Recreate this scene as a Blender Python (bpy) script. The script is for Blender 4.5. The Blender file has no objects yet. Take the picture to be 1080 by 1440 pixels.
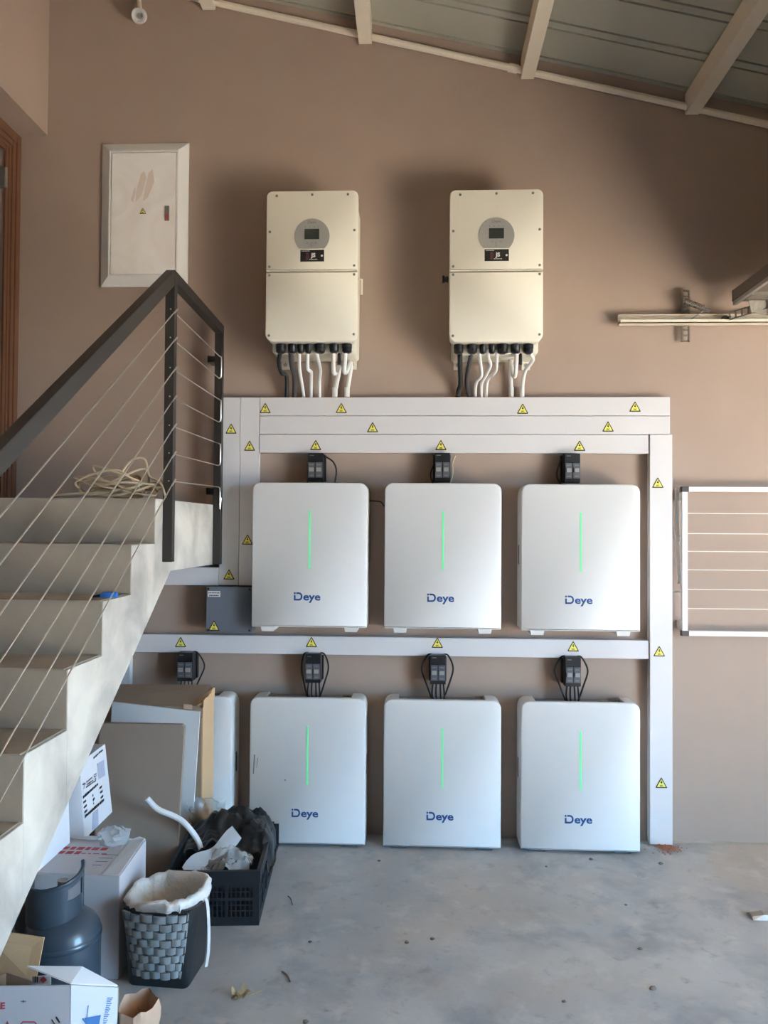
import bpy, bmesh, math, random
from mathutils import Vector as V, Matrix, noise
S = bpy.context.scene
COL = S.collection
R = math.radians

# ------------------------------------------------------------------ camera, sky, sun, exposure
CAM = V((0, -4.1, 1.6327)); FOC = 1080.0
cR = V((.99900, .04408, .00637)); cF = V((-.0442, .99884, .01918))
cR = (cR - cF * cR.dot(cF)).normalized(); cF.normalize(); cU = cR.cross(cF)
cam = bpy.data.cameras.new('camera'); co = bpy.data.objects.new('camera', cam); COL.objects.link(co)
cam.sensor_fit = 'VERTICAL'; cam.sensor_height = 36; cam.lens = 36 * FOC / 1440; cam.clip_start = .02
co.matrix_world = Matrix((( cR.x, cU.x, -cF.x, CAM.x), (cR.y, cU.y, -cF.y, CAM.y), (cR.z, cU.z, -cF.z, CAM.z), (0, 0, 0, 1)))
S.camera = co
W = bpy.data.worlds.new('sky'); S.world = W; W.use_nodes = True
bg = W.node_tree.nodes['Background']; bg.inputs[0].default_value = (.30, .62, 1, 1); bg.inputs[1].default_value = 6.6
sun = bpy.data.lights.new('sun', 'SUN'); sun.energy = 44.0; sun.angle = R(.6); sun.color = (1, .92, .80)
so = bpy.data.objects.new('sun', sun); COL.objects.link(so)
so.rotation_euler = V((-.74, .12, -1.0)).to_track_quat('-Z', 'Y').to_euler()
S.view_settings.view_transform = 'Standard'; S.view_settings.look = 'None'; S.view_settings.gamma = 1
S.view_settings.use_curve_mapping = False; S.view_settings.exposure = 2.4
S.cycles.max_bounces = 12; S.cycles.diffuse_bounces = 8

# ------------------------------------------------------------------ helpers
def at(x, y, Y=None, X=None, Z=None):          # where the sight line through a photo point meets a real plane
    d = cR * (x - 540) - cU * (y - 720) + cF * FOC
    t = (Y - CAM.y) / d.y if Y is not None else (X - CAM.x) / d.x if X is not None else (Z - CAM.z) / d.z
    return CAM + d * t

def lin(c): return tuple(((v / 255) / 12.92 if v / 255 <= .04045 else ((v / 255 + .055) / 1.055) ** 2.4) for v in c) + (1,)
def mat(name, c, rough=.5, metal=0, var=0, scale=8, bump=0, bscale=60, c2=None, emit=None, alpha=1, trans=0, coat=0, detail=4, dist=0):
    m = bpy.data.materials.new(name); m.use_nodes = True; N = m.node_tree; b = N.nodes['Principled BSDF']
    c = lin(c); b.inputs['Base Color'].default_value = c; b.inputs['Roughness'].default_value = rough; b.inputs['Metallic'].default_value = metal
    if coat: b.inputs['Coat Weight'].default_value = coat
    if emit: b.inputs['Emission Color'].default_value = lin(emit[0]); b.inputs['Emission Strength'].default_value = emit[1]
    if trans: b.inputs['Transmission Weight'].default_value = trans
    b.inputs['Alpha'].default_value = alpha
    tc = N.nodes.new('ShaderNodeTexCoord')
    if var or c2:
        n = N.nodes.new('ShaderNodeTexNoise'); n.inputs['Scale'].default_value = scale; n.inputs['Detail'].default_value = detail; n.inputs['Distortion'].default_value = dist
        N.links.new(tc.outputs['Object'], n.inputs['Vector'])
        r = N.nodes.new('ShaderNodeValToRGB'); e = r.color_ramp.elements
        e[0].position = .33; e[1].position = .67
        k = lin(c2) if c2 else tuple(v * (1 - var) for v in c[:3]) + (1,)
        e[0].color = k; e[1].color = c
        N.links.new(n.outputs['Fac'], r.inputs['Fac']); N.links.new(r.outputs['Color'], b.inputs['Base Color'])
    if bump:
        n = N.nodes.new('ShaderNodeTexNoise'); n.inputs['Scale'].default_value = bscale; n.inputs['Detail'].default_value = 5
        N.links.new(tc.outputs['Object'], n.inputs['Vector'])
        p = N.nodes.new('ShaderNodeBump'); p.inputs['Strength'].default_value = bump; p.inputs['Distance'].default_value = .01
        N.links.new(n.outputs['Fac'], p.inputs['Height']); N.links.new(p.outputs['Normal'], b.inputs['Normal'])
    return m

class G:
    def __init__(s): s.bm = bmesh.new(); s.m = 0
    def mi(s, m): s.m = m; return s
    def face(s, vs):
        try:
            f = s.bm.faces.new(vs); f.material_index = s.m; return f
        except ValueError: return None
    def poly(s, pts): return s.face([s.bm.verts.new(p) for p in pts])
    def hexa(s, a, b):                         # two loops of equal length joined into a solid
        va = [s.bm.verts.new(p) for p in a]; vb = [s.bm.verts.new(p) for p in b]; n = len(a)
        s.face(va[::-1]); s.face(vb)
        for i in range(n): s.face([va[i], va[(i + 1) % n], vb[(i + 1) % n], vb[i]])
        return s
    def loops(s, ls, cap0=True, cap1=True, closed=True):
        vv = [[s.bm.verts.new(p) for p in l] for l in ls]; n = len(vv[0])
        for a, b in zip(vv, vv[1:]):
            for i in range(n if closed else n - 1): s.face([a[i], a[(i + 1) % n], b[(i + 1) % n], b[i]])
        if cap0: s.face(vv[0][::-1])
        if cap1: s.face(vv[-1])
        return s
    def box(s, x0, x1, y0, y1, z0, z1):
        return s.hexa([(x0, y0, z0), (x0, y1, z0), (x1, y1, z0), (x1, y0, z0)][::-1], [(x0, y0, z1), (x0, y1, z1), (x1, y1, z1), (x1, y0, z1)][::-1])
    def bar(s, p, q, w, h, up=V((0, 0, 1))):
        p = V(p); q = V(q); d = (q - p).normalized(); a = d.cross(V(up)).normalized(); b = a.cross(d)
        o = [a * w / 2 + b * h / 2, -a * w / 2 + b * h / 2, -a * w / 2 - b * h / 2, a * w / 2 - b * h / 2]
        return s.hexa([p + k for k in o], [q + k for k in o])
    def sheet(s, pts, t):                      # flat panel with real thickness t
        pts = [V(p) for p in pts]; n = (pts[1] - pts[0]).cross(pts[-1] - pts[0]).normalized() * t
        return s.hexa(pts, [p + n for p in pts])
    def tube(s, pts, r, n=8, closed=False):
        pts = [V(p) for p in pts]; k = len(pts); T = []
        for i in range(k):
            a = pts[i - 1] if (i or closed) else pts[0]; b = pts[(i + 1) % k] if (i < k - 1 or closed) else pts[-1]
            T.append((b - a).normalized())
        u = T[0].orthogonal().normalized(); ls = []
        for i in range(k):
            u = (u - T[i] * u.dot(T[i])).normalized(); w = T[i].cross(u)
            rr = r[i] if isinstance(r, (list, tuple)) else r
            ls.append([pts[i] + (u * math.cos(t) + w * math.sin(t)) * rr for t in (2 * math.pi * j / n for j in range(n))])
        if closed: ls.append(ls[0]); return s.loops(ls, False, False)
        return s.loops(ls)
    def lathe(s, prof, c=(0, 0, 0), n=24, ax='z', cap0=True, cap1=True):
        ls = []
        for r, z in prof:
            l = []
            for j in range(n):
                t = 2 * math.pi * j / n; a, b = r * math.cos(t), r * math.sin(t)
                p = V((a, b, z)) if ax == 'z' else V((a, -z, b)) if ax == 'y' else V((z, a, b))
                l.append(p + V(c))
            ls.append(l)
        return s.loops(ls, cap0, cap1)
    def rpanel(s, o, yf, yb, b=.006):          # outline o [(x,z)] as a plate from yf (front) to yb with rounded front edge
        i1 = inset(o, b); i2 = inset(o, b * .3)
        return s.loops([[(x, yf, z) for x, z in i1], [(x, yf + b * .3, z) for x, z in i2], [(x, yf + b, z) for x, z in o], [(x, yb, z) for x, z in o]])
    def flat(s, pts, y, t=.0008):              # print or film lying on a face that looks to -Y
        return s.hexa([(x, y, z) for x, z in pts], [(x, y - t, z) for x, z in pts])
    def text(s, body, size, M, bold=0, ext=.0004):
        c = bpy.data.curves.new('t', 'FONT'); c.body = body; c.size = size; c.offset = bold; c.extrude = ext; c.align_x = 'CENTER'; c.align_y = 'CENTER'
        c.resolution_u = 3
        o = bpy.data.objects.new('t', c); COL.objects.link(o); dg = bpy.context.evaluated_depsgraph_get()
        me = o.evaluated_get(dg).to_mesh(); n0 = len(s.bm.verts); f0 = len(s.bm.faces); s.bm.from_mesh(me); s.bm.verts.ensure_lookup_table(); s.bm.faces.ensure_lookup_table()
        for v in s.bm.verts[n0:]: v.co = M @ v.co
        for f in s.bm.faces[f0:]: f.material_index = s.m
        bpy.data.objects.remove(o); bpy.data.curves.remove(c); return s

def inset(o, d):
    n = len(o); out = []
    A = sum(o[i][0] * o[(i + 1) % n][1] - o[(i + 1) % n][0] * o[i][1] for i in range(n)); sg = 1 if A > 0 else -1
    for i in range(n):
        p, q, r_ = V(o[i - 1]), V(o[i]), V(o[(i + 1) % n])
        a = (q - p).normalized() if (q - p).length > 1e-9 else (r_ - q).normalized(); b = (r_ - q).normalized() if (r_ - q).length > 1e-9 else a
        na = V((-a.y, a.x)) * sg; nb = V((-b.y, b.x)) * sg; k = (na + nb); k = k / max(.3, k.dot(na)) if k.length > 1e-6 else na
        out.append((q.x + k.x * d, q.y + k.y * d))
    return out
def rrect(x0, x1, z0, z1, r, n=6):             # r: bottom-left, bottom-right, top-right, top-left
    if not isinstance(r, (list, tuple)): r = (r,) * 4
    o = []
    for (cx, cz, a0), q in zip(((x0, z0, 180), (x1, z0, 270), (x1, z1, 0), (x0, z1, 90)), r):
        sx = 1 if cx == x0 else -1; sz = 1 if cz == z0 else -1
        if q <= 1e-6: o.append((cx, cz)); continue
        for k in range(n + 1):
            t = R(a0 + 90 * k / n); o.append((cx + sx * q + q * math.cos(t), cz + sz * q + q * math.sin(t)))
    return o
FACE = Matrix(((1, 0, 0, 0), (0, 0, -1, 0), (0, 1, 0, 0), (0, 0, 0, 1)))   # xy plane -> faces -Y
def onface(x, y, z): return Matrix.Translation((x, y, z)) @ FACE

ORG = {}
def make(name, g, mats, parent=None, world=False, smooth=True, ang=35, bevel=0, recalc=True):
    bm = g.bm
    if recalc: bmesh.ops.recalc_face_normals(bm, faces=bm.faces)
    if bevel:
        es = [e for e in bm.edges if len(e.link_faces) == 2 and e.calc_face_angle(0) > .6]
        bmesh.ops.bevel(bm, geom=es, offset=bevel, segments=2, affect='EDGES', profile=.7)
    off = ORG.get(parent.name, V((0, 0, 0))) if (parent and world) else V((0, 0, 0))
    if world and not parent:                   # single-mesh thing: origin at its own base
        xs = [v.co for v in bm.verts]; off = V(((min(p.x for p in xs) + max(p.x for p in xs)) / 2, (min(p.y for p in xs) + max(p.y for p in xs)) / 2, min(p.z for p in xs)))
    if off.length: bmesh.ops.translate(bm, verts=bm.verts, vec=-off)
    me = bpy.data.meshes.new(name); bm.to_mesh(me); bm.free()
    for m in (mats if isinstance(mats, (list, tuple)) else [mats]): me.materials.append(m)
    if smooth:
        for p in me.polygons: p.use_smooth = True
        me.set_sharp_from_angle(angle=R(ang))
    o = bpy.data.objects.new(name, me); COL.objects.link(o)
    if parent: o.parent = parent; ORG[o.name] = ORG.get(parent.name, V((0, 0, 0)))
    elif world: o.location = off; ORG[o.name] = off
    return o
def tag(o, label, cat, group=None, kind=None):
    o['label'] = label; o['category'] = cat
    if group: o['group'] = group
    if kind: o['kind'] = kind
    return o
def thing(name, label, cat, loc=(0, 0, 0), rotz=0, group=None):
    o = bpy.data.objects.new(name, None); COL.objects.link(o); o.empty_display_size = .05
    o.location = loc; o.rotation_euler = (0, 0, rotz); ORG[o.name] = V(loc); return tag(o, label, cat, group)
def struct(o): o['kind'] = 'structure'; return o
def inst(src, name, parent, loc, rot=None):    # another piece sharing a mesh
    o = bpy.data.objects.new(name, src if isinstance(src, bpy.types.Mesh) else src.data); COL.objects.link(o); o.parent = parent; o.location = loc
    if rot: o.rotation_euler = rot
    ORG[o.name] = V((0, 0, 0)); return o
def dup(o, parent=None):
    c = o.copy(); COL.objects.link(c)
    if parent: c.parent = parent
    for ch in o.children: dup(ch, c)
    return c
def smoothpath(pts, k=5):
    pts = [V(p) for p in pts]; out = []
    for i in range(len(pts) - 1):
        a = pts[max(i - 1, 0)]; b = pts[i]; c = pts[i + 1]; d = pts[min(i + 2, len(pts) - 1)]
        for j in range(k):
            t = j / k
            out.append(.5 * ((2 * b) + (c - a) * t + (2 * a - 5 * b + 4 * c - d) * t * t + (3 * b - a - 3 * c + d) * t ** 3))
    return out + [pts[-1]]
def nz(p, s): return noise.noise(V(p) * s)

# ------------------------------------------------------------------ materials
M = {}
M['wall'] = mat('taupe_paint', (168, 147, 132), .75, var=.06, scale=3, bump=.06, bscale=120)
M['floor'] = mat('screed', (184, 181, 177), .55, c2=(160, 158, 156), scale=2.2, bump=.12, bscale=25, detail=8, dist=.2)
fm = M['floor'].node_tree; fb = fm.nodes['Principled BSDF']; src = fb.inputs['Base Color'].links[0].from_socket; ftc = next(n for n in fm.nodes if n.type == 'TEX_COORD')
def stain(src, scale, lo, hi, col, amt, dist=.8, detail=9):
    n = fm.nodes.new('ShaderNodeTexNoise'); n.inputs['Scale'].default_value = scale; n.inputs['Detail'].default_value = detail; n.inputs['Distortion'].default_value = dist; n.inputs['Roughness'].default_value = .62
    fm.links.new(ftc.outputs['Object'], n.inputs['Vector'])
    r = fm.nodes.new('ShaderNodeMapRange'); r.inputs[1].default_value = lo; r.inputs[2].default_value = hi; r.inputs[3].default_value = 0; r.inputs[4].default_value = amt
    fm.links.new(n.outputs['Fac'], r.inputs[0]); m = fm.nodes.new('ShaderNodeMix'); m.data_type = 'RGBA'
    fm.links.new(r.outputs[0], m.inputs['Factor']); fm.links.new(src, m.inputs['A']); m.inputs['B'].default_value = lin(col); return m.outputs['Result']
src = stain(src, 2.6, .50, .66, (124, 127, 131), .65, .25)
src = stain(src, .9, .48, .66, (182, 166, 148), .6, .5)
src = stain(src, 7, .54, .70, (202, 196, 186), .55, .15)
src = stain(src, 11, .58, .70, (128, 122, 116), .5, .3)
src = stain(src, 22, .66, .74, (98, 94, 90), .6, .2)
fm.links.new(src, fb.inputs['Base Color'])
M['ground'] = mat('garden_earth', (112, 104, 84), .95, var=.3, scale=1.5)
M['bounce_drive'] = mat('bounce_paving', (150, 140, 128), .9, var=.08, scale=2)  # unseen paving outside, toned for the sunlight it bounces indoors
M['concrete'] = mat('plaster_concrete', (212, 203, 188), .85, c2=(160, 152, 142), scale=4, bump=.15, bscale=50, detail=7, dist=.4)
M['tread'] = mat('stair_concrete', (170, 158, 140), .85, c2=(150, 139, 123), scale=4, bump=.12, bscale=60, detail=6)
M['roof'] = mat('roof_sheet', (178, 176, 160), .5, metal=0, var=.05, scale=3)
M['purlin'] = mat('cream_steel', (226, 214, 194), .5, var=.03)
M['white'] = mat('white_powdercoat', (222, 220, 216), .38, var=.015, scale=3)
M['white2'] = mat('white_plastic', (224, 221, 216), .42)
M['trunk'] = mat('trunking_pvc', (216, 212, 210), .35, var=.02, scale=4)
M['cream'] = mat('cream_powdercoat', (236, 230, 212), .42, var=.015, scale=3)
M['cream2'] = mat('cream_chassis', (220, 213, 195), .5)
M['black'] = mat('black_plastic', (28, 28, 30), .4)
M['blacksoft'] = mat('black_rubber', (34, 33, 34), .6)
M['dgrey'] = mat('dark_grey_sleeve', (72, 68, 68), .6)
M['mgrey'] = mat('mid_grey_plastic', (88, 90, 96), .45)
M['panelgrey'] = mat('display_grey', (150, 148, 142), .4)
M['screen'] = mat('lcd_glass', (48, 52, 50), .15)
M['sil'] = mat('silver_print', (120, 118, 112), .5)
M['steel'] = mat('galvanised', (170, 168, 162), .38, metal=.8, var=.12, scale=30)
M['zinc'] = mat('zinc_strip', (140, 132, 120), .45, metal=.7, var=.2, scale=60)
M['cable'] = mat('steel_cable', (200, 192, 180), .35, metal=.7)
M['rail'] = mat('black_painted_steel', (46, 43, 40), .42, var=.1, scale=30)
M['yellow'] = mat('warning_yellow', (242, 230, 104), .5)
M['ink'] = mat('black_ink', (22, 20, 18), .6)
M['green'] = mat('green_led', (120, 226, 160), .4, emit=((80, 235, 140), .06))
M['blue'] = mat('logo_blue', (26, 74, 132), .45)
M['box'] = mat('grey_enclosure', (104, 110, 118), .5, var=.04, scale=6)
M['wood'] = mat('brown_door_frame', (112, 76, 56), .5, var=.15, scale=12)
M['dwood'] = mat('dark_door', (52, 36, 28), .5, var=.2, scale=8)
M['rope'] = mat('beige_cable', (196, 178, 148), .6)
M['bluep'] = mat('blue_plastic', (36, 104, 190), .4)
M['card'] = mat('brown_cardboard', (158, 134, 112), .85, var=.08, scale=5, bump=.05)
M['card2'] = mat('light_cardboard', (212, 172, 128), .85, var=.06, scale=6, bump=.05)
M['cardin'] = mat('board_back', (150, 132, 116), .8, var=.07, scale=3)
M['foam'] = mat('white_foam_sheet', (214, 213, 210), .7)
M['carton'] = mat('white_carton', (222, 220, 220), .7, var=.04, scale=4)
M['carton2'] = mat('greyish_carton', (196, 190, 190), .75, var=.06, scale=5)
M['red'] = mat('red_print', (176, 62, 68), .7)
M['bprint'] = mat('blue_print', (70, 120, 176), .7)
M['gprint'] = mat('grey_print', (176, 176, 190), .7)
M['gas'] = mat('dark_blue_grey_enamel', (62, 74, 84), .32, var=.12, scale=14, bump=.03, coat=.3)
M['bin'] = mat('black_bin', (34, 36, 38), .35, var=.1, scale=10)
M['weave'] = mat('grey_weave', (150, 152, 150), .55, var=.15, scale=20)
M['liner'] = mat('white_bin_liner', (222, 214, 204), .55, bump=.7, bscale=38)
M['crate'] = mat('black_crate', (30, 32, 36), .45)
M['bag'] = mat('black_bag', (24, 25, 27), .28, bump=.5, bscale=22)
def film(name, c, a):
    m = mat(name, c, .18, alpha=a, bump=.4, bscale=25); return m
M['film'] = film('clear_film', (214, 214, 214), .38)
M['film2'] = film('milky_film', (200, 198, 196), .7)
M['paper'] = mat('brown_paper', (202, 166, 138), .85, var=.12, scale=9, bump=.3, bscale=20)
M['alu'] = mat('white_alu', (226, 224, 222), .35)
M['stone'] = mat('small_stone', (120, 112, 104), .9, var=.3, scale=40)
M['leaf'] = mat('dry_leaf', (178, 156, 116), .8, var=.25, scale=30)
M['brick'] = mat('brick_rubble', (176, 112, 84), .95, var=.3, scale=60)
M['panel'] = mat('door_panel', (104, 94, 84), .55)
M['dust'] = mat('dusty_smear', (222, 206, 192), .8)

# ------------------------------------------------------------------ room shell
def rz(x): return 4.291 - .24 * x                                   # underside of the roof sheet
g = G(); g.hexa([(-2.45, 0, -.05), (4.85, 0, -.05), (4.85, 0, rz(4.85) + .02), (-2.45, 0, rz(-2.45) + .02)], [(-2.45, .2, -.05), (4.85, .2, -.05), (4.85, .2, rz(4.85) + .02), (-2.45, .2, rz(-2.45) + .02)])
struct(make('wall_back', g, M['wall'], smooth=False))
g = G(); g.hexa([(-2.45, -6.2, -.05), (4.85, -6.2, -.05), (4.85, -6.2, rz(4.85)), (-2.45, -6.2, rz(-2.45))], [(-2.45, -6.0, -.05), (4.85, -6.0, -.05), (4.85, -6.0, rz(4.85)), (-2.45, -6.0, rz(-2.45))])
struct(make('wall_front', g, M['dwood'], smooth=False))  # unseen wall behind the camera; dark finish added to cut bounce light
XL = -2.212
g = G()
g.box(XL - .22, XL, -6, 0, -.05, 1.743); g.box(XL - .22, XL, -6, -1.03, 1.743, 3.772); g.box(XL - .22, XL, -1.03, 0, 3.70, 3.772); g.box(XL - .22, XL, -.135, 0, 1.743, 3.70); g.box(XL - .22, XL, -1.03, -.9, 1.743, 3.70)
struct(make('wall_left', g, M['wall'], smooth=False))
g = G(); g.hexa([(XL - .22, -6, 3.772), (-2.048, -6, 3.772), (-2.048, -6, rz(-2.048)), (XL - .22, -6, rz(XL - .22))], [(XL - .22, 0, 3.772), (-2.048, 0, 3.772), (-2.048, 0, rz(-2.048)), (XL - .22, 0, rz(XL - .22))])
struct(make('wall_left_beam', g, M['wall'], smooth=False))
XR = 4.65
g = G()
for y0, y1, z0 in ((-2.7, 0, -.05), (-6, -4.9, -.05), (-4.9, -2.7, 2.70)): g.box(XR, XR + .2, y0, y1, z0, rz(XR))  # unseen garage opening, narrowed to shape the sun patch and shadows
struct(make('wall_right', g, M['wall'], smooth=False))
g = G(); g.box(-2.45, 4.85, -6.2, .2, -.06, 0)
floor = struct(make('floor', g, M['floor'], smooth=False))
g = G(); g.box(-40, 60, -60, 50, -.12, -.06)
struct(make('ground', g, M['ground'], smooth=False))
g = G(); g.box(4.85, 9.5, -8.5, 2.5, -.09, -.02)
struct(make('bounce_driveway', g, M['bounce_drive'], smooth=False))  # unseen paving strip added against darker earth to shape the sun bounce
g = G(); random.seed(8); ls = []
for i in range(60):
    x = 1.33 + 3.3 * i / 59; a = random.uniform(.004, .016); b = random.uniform(.006, .02)
    ls.append([(x, -.0005, 0.0005), (x, -b, .0005), (x, -b * .5, a * .7), (x, -.0005, a)])
g.loops(ls); struct(make('trim_1', g, M['tread']))
# roof: ribbed sheets running down the slope, purlins square to the wall
g = G(); prof = []; y = .25
while y > -6.3:
    prof += [(y, 0), (y - .19 - .02, 0), (y - .225, .035), (y - .265, .035), (y - .28, 0)] if False else [(y, 0)]
    y -= .29
    prof += [(y + .07, 0), (y + .069, .03), (y + .058, .03), (y + .057, .0), (y + .014, 0), (y + .013, .03), (y + .002, .03)]
ls = []
for x in (-2.6, 5.1): ls.append([(x, p, rz(x) + h) for p, h in prof])
lt = [[(a, b, c + .004) for a, b, c in l] for l in ls]
va = [[g.bm.verts.new(p) for p in l] for l in ls + lt[::-1]]
for k in range(4):
    a, b = va[k], va[(k + 1) % 4]
    for i in range(len(a) - 1): g.face([a[i], a[i + 1], b[i + 1], b[i]])
ceil = struct(make('ceiling', g, M['roof'], smooth=False))
for i, x in enumerate((-2.0, -1.155, -.298, .572, 1.438, 2.30, 3.165, 4.03)):
    g = G(); zt = rz(x) - .008; g.box(x - .036, x + .036, -6.0, -.002, zt - .112, zt)
    make('purlin', g, M['purlin'], ceil, smooth=False, bevel=.004)
for y0, y1 in ((-.018, 0),):
    pass
# door in the left wall, above the landing
d = struct(bpy.data.objects.new('door_1', None)); COL.objects.link(d)
g = G(); jy = (-.008, -1.025); zt = 3.70; zb = 1.743
for (w0, w1, t) in ((0, .03, .022), (.031, .062, .034), (.063, .09, .026), (.091, .108, .016), (.1085, .134, .011)):
    g.box(XL, XL + t, jy[0] - w1, jy[0] - w0, zb, zt + .06 - w0); g.box(XL, XL + t, jy[1] + w0, jy[1] + w1, zb, zt + .06 - w0)
    g.box(XL, XL + t - .002, jy[1] + w0, jy[0] - w0, zt + .06 - w1, zt + .06 - w0)
make('door_frame', g, M['wood'], d, smooth=False)
g = G(); g.box(XL - .11, XL - .05, -.899, -.136, zb + .001, zt - .001)
lf = make('door_leaf', g, M['dwood'], d, smooth=False)
for z in (3.42, 1.95):
    g = G(); g.box(XL - .05, XL + .02, -.166, -.145, z, z + .1); g.tube([(XL + .018, -.155, z - .004), (XL + .018, -.155, z + .104)], .009); make('hinge', g, M['steel'], lf)
g = G(); g.box(XL - .049, XL - .02, -.86, -.82, 2.66, 2.78); g.tube([(XL - .02, -.84, 2.74), (XL + .03, -.84, 2.74), (XL + .03, -.72, 2.74)], .009); make('door_handle', g, M['steel'], lf)

# pipe along the top of the wall
c = lambda x: V((x, -.02, 4.205 - .245 * x))
root = thing('ceiling_conduit', 'long cream conduit running along the top of the wall under the roof beams', 'conduit', tuple(c(-.3)))
g = G(); g.tube([c(-2.03), c(4.15)], .018, 10); make('pipe', g, M['purlin'], root, True)
for x in (.47, 2.1): g = G(); g.tube([c(x), c(x + .05)], .023, 10); make('coupling', g, M['purlin'], root, True)
# bare lamp holder
p = at(197, 22, -.06); root = thing('lamp_holder', 'small white round lamp holder on a short pipe at the wall top', 'lamp holder', tuple(p))
g = G(); g.tube(smoothpath([(p.x - .025, -.022, rz(p.x) - .01), (p.x - .022, -.022, p.z + .12), (p.x - .006, -.035, p.z + .03)]), .012); make('stem', g, M['purlin'], root, True)
g = G(); g.lathe([(.012, -.012), (.036, -.01), (.038, .03), (.031, .03), (.029, .0), (.008, -.002)], (0, 0, 0), 20, 'z', True, True)
for v in g.bm.verts: v.co = Matrix.Rotation(R(128), 3, 'X') @ v.co
o = make('holder_cup', g, M['white2'], root)
g = G(); g.lathe([(.012, .0), (.014, .016), (.009, .017)], (0, 0, 0), 12)
for v in g.bm.verts: v.co = Matrix.Rotation(R(128), 3, 'X') @ v.co
make('contact', g, M['steel'], root)

# ------------------------------------------------------------------ stairs and landing
XS = -1.077; YN = -.991; GO = .2575; RI = .186; ZL = 1.743
st = thing('staircase', 'grey concrete staircase with plastered side rising to the landing', 'stairs', (-1.65, -.99, 0))
slope = .69
def low(y): return 1.434 + slope * (y + .789)                        # underside of the flight
x0 = XL + .001
g = G(); g.hexa([(x0, YN, ZL), (x0, -.001, ZL), (x0, -.001, 1.427), (x0, -.789, 1.434), (x0, YN, low(YN))], [(XS, YN, ZL), (XS, -.001, ZL), (XS, -.001, 1.427), (XS, -.789, 1.434), (XS, YN, low(YN))])
make('landing', g, M['concrete'], st, True, smooth=False, bevel=.004)
cut = lambda y: 1.30 + .70 * (y - YN)
for k in range(1, 10):
    z = ZL - RI * k; ya = YN - GO * (k - 1); yb = ya - GO
    if z < .02: break
    lo = max(low(ya), 0) + .0; lb = max(low(yb), 0)
    lo = min(lo, z - .02)
    lb = min(lb, z - .03)
    g = G(); g.hexa([(x0, yb, z), (x0, ya, z), (x0, ya, lo), (x0, yb, lb)], [(XS, yb, z), (XS, ya, z), (XS, ya, lo), (XS, yb, lb)])
    make('step', g, M['concrete'], st, True, smooth=False, bevel=.003)
    g = G(); g.box(x0 + .001, XS - .012, yb + .0005 - .004, ya - .001, z, z + .003); make('tread', g, M['tread'], st, True, smooth=False)
    g = G(); g.box(x0 + .001, XS - .002, yb - .004, yb + .0, z - RI + .004, z - .001); make('riser', g, M['tread'], st, True, smooth=False)
g = G(); g.box(x0 + .001, XS - .002, YN - .004, YN, ZL - RI + .004, ZL - .001); make('riser', g, M['tread'], st, True, smooth=False)

# railing
XRL = -1.056; P1 = -.885; P2 = -.09
rl = thing('stair_railing', 'black steel stair railing with thin horizontal wire cables', 'railing', (XRL, P1, 1.48))
g = G(); g.box(XRL - .02, XRL + .02, P1 - .02, P1 + .02, 1.478, 2.69); make('post', g, M['rail'], rl, True, smooth=False, bevel=.003)
g = G(); g.box(XRL - .02, XRL + .02, P2 - .02, P2 + .02, 1.43, 2.65); make('post', g, M['rail'], rl, True, smooth=False, bevel=.003)
for z in (2.50, 1.80):
    g = G(); g.box(XRL - .06, XRL - .02, -.095, -.08, z, z + .03); g.box(XRL - .062, XRL - .044, -.095, -.0005, z - .002, z + .032); make('wall_bracket', g, M['rail'], rl, True, smooth=False)
PL = at(0, 642, X=XRL); top = V((XRL, P1, 2.695)); dr = (PL - top); dr = dr / dr.y
lowpt = top + dr * (-3.3 - P1)
g = G(); g.box(XRL - .02, XRL + .02, lowpt.y - .02, lowpt.y + .02, .02, lowpt.z); make('post', g, M['rail'], rl, True, smooth=False)
g = G(); g.bar(top + V((0, 0, -.0)), lowpt, .038, .056); make('handrail', g, M['rail'], rl, True, smooth=False, bevel=.004)
g = G(); g.bar(top + V((0, -.012, .0)), (XRL, P2 + .022, 2.672), .038, .05); make('handrail', g, M['rail'], rl, True, smooth=False, bevel=.004)
zs = [2.549, 2.428, 2.30, 2.178, 2.056, 1.938, 1.82]; sl = .673
for i, z in enumerate(zs):
    ye = -3.28; g = G(); pe = (XRL, ye, z + sl * (ye - P1))
    z2 = (2.5263, 2.4087, 2.2979, 2.1777, 2.0657, 1.9494, 1.8367)[i]
    pe = (XRL + .0, ye, z + sl * (ye - P1)); g.tube([(XRL + .023, P1 + .012, z + .008), (XRL + .02, P1 - .04, z - .04 * sl), pe], .0028, 6)
    make('wire_cable', g, M['cable'], rl, True)
    g = G(); g.tube([(XRL + .005, P1 - .025, z), (XRL + .005, P2 - .01, z2)], .0028, 6); make('wire_cable', g, M['cable'], rl, True)
    g = G(); g.tube([(XRL + .023, P1 + .014, z + .009), (XRL + .021, P1 - .026, z - .018)], .0042, 6); make('cable_fitting', g, M['cable'], rl, True)
    if i in (0, 2, 4):
        z3 = (2.4087, 2.1777, 1.9494)[i // 2]
        g = G(); g.tube([(XRL + .006, P2 - .022, z2), (XRL + .016, P2 - .024, z2 - .006), (XRL + .018, P2 - .027, z2 - .022), (XRL + .018, P2 - .027, z3 + .022), (XRL + .016, P2 - .024, z3 + .006), (XRL + .006, P2 - .022, z3)], .004, 6); make('cable_loop', g, M['cable'], rl, True)
g = G(); g.tube([(XRL + .006, P2 - .022, 1.8367), (XRL + .016, P2 - .024, 1.83), (XRL + .018, P2 - .027, 1.81), (XRL + .018, P2 - .027, 1.75), (XRL + .018, P2 - .027, 1.72), (XRL + .024, P2 - .027, 1.78)], .004, 6); make('cable_loop', g, M['cable'], rl, True)

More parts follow.
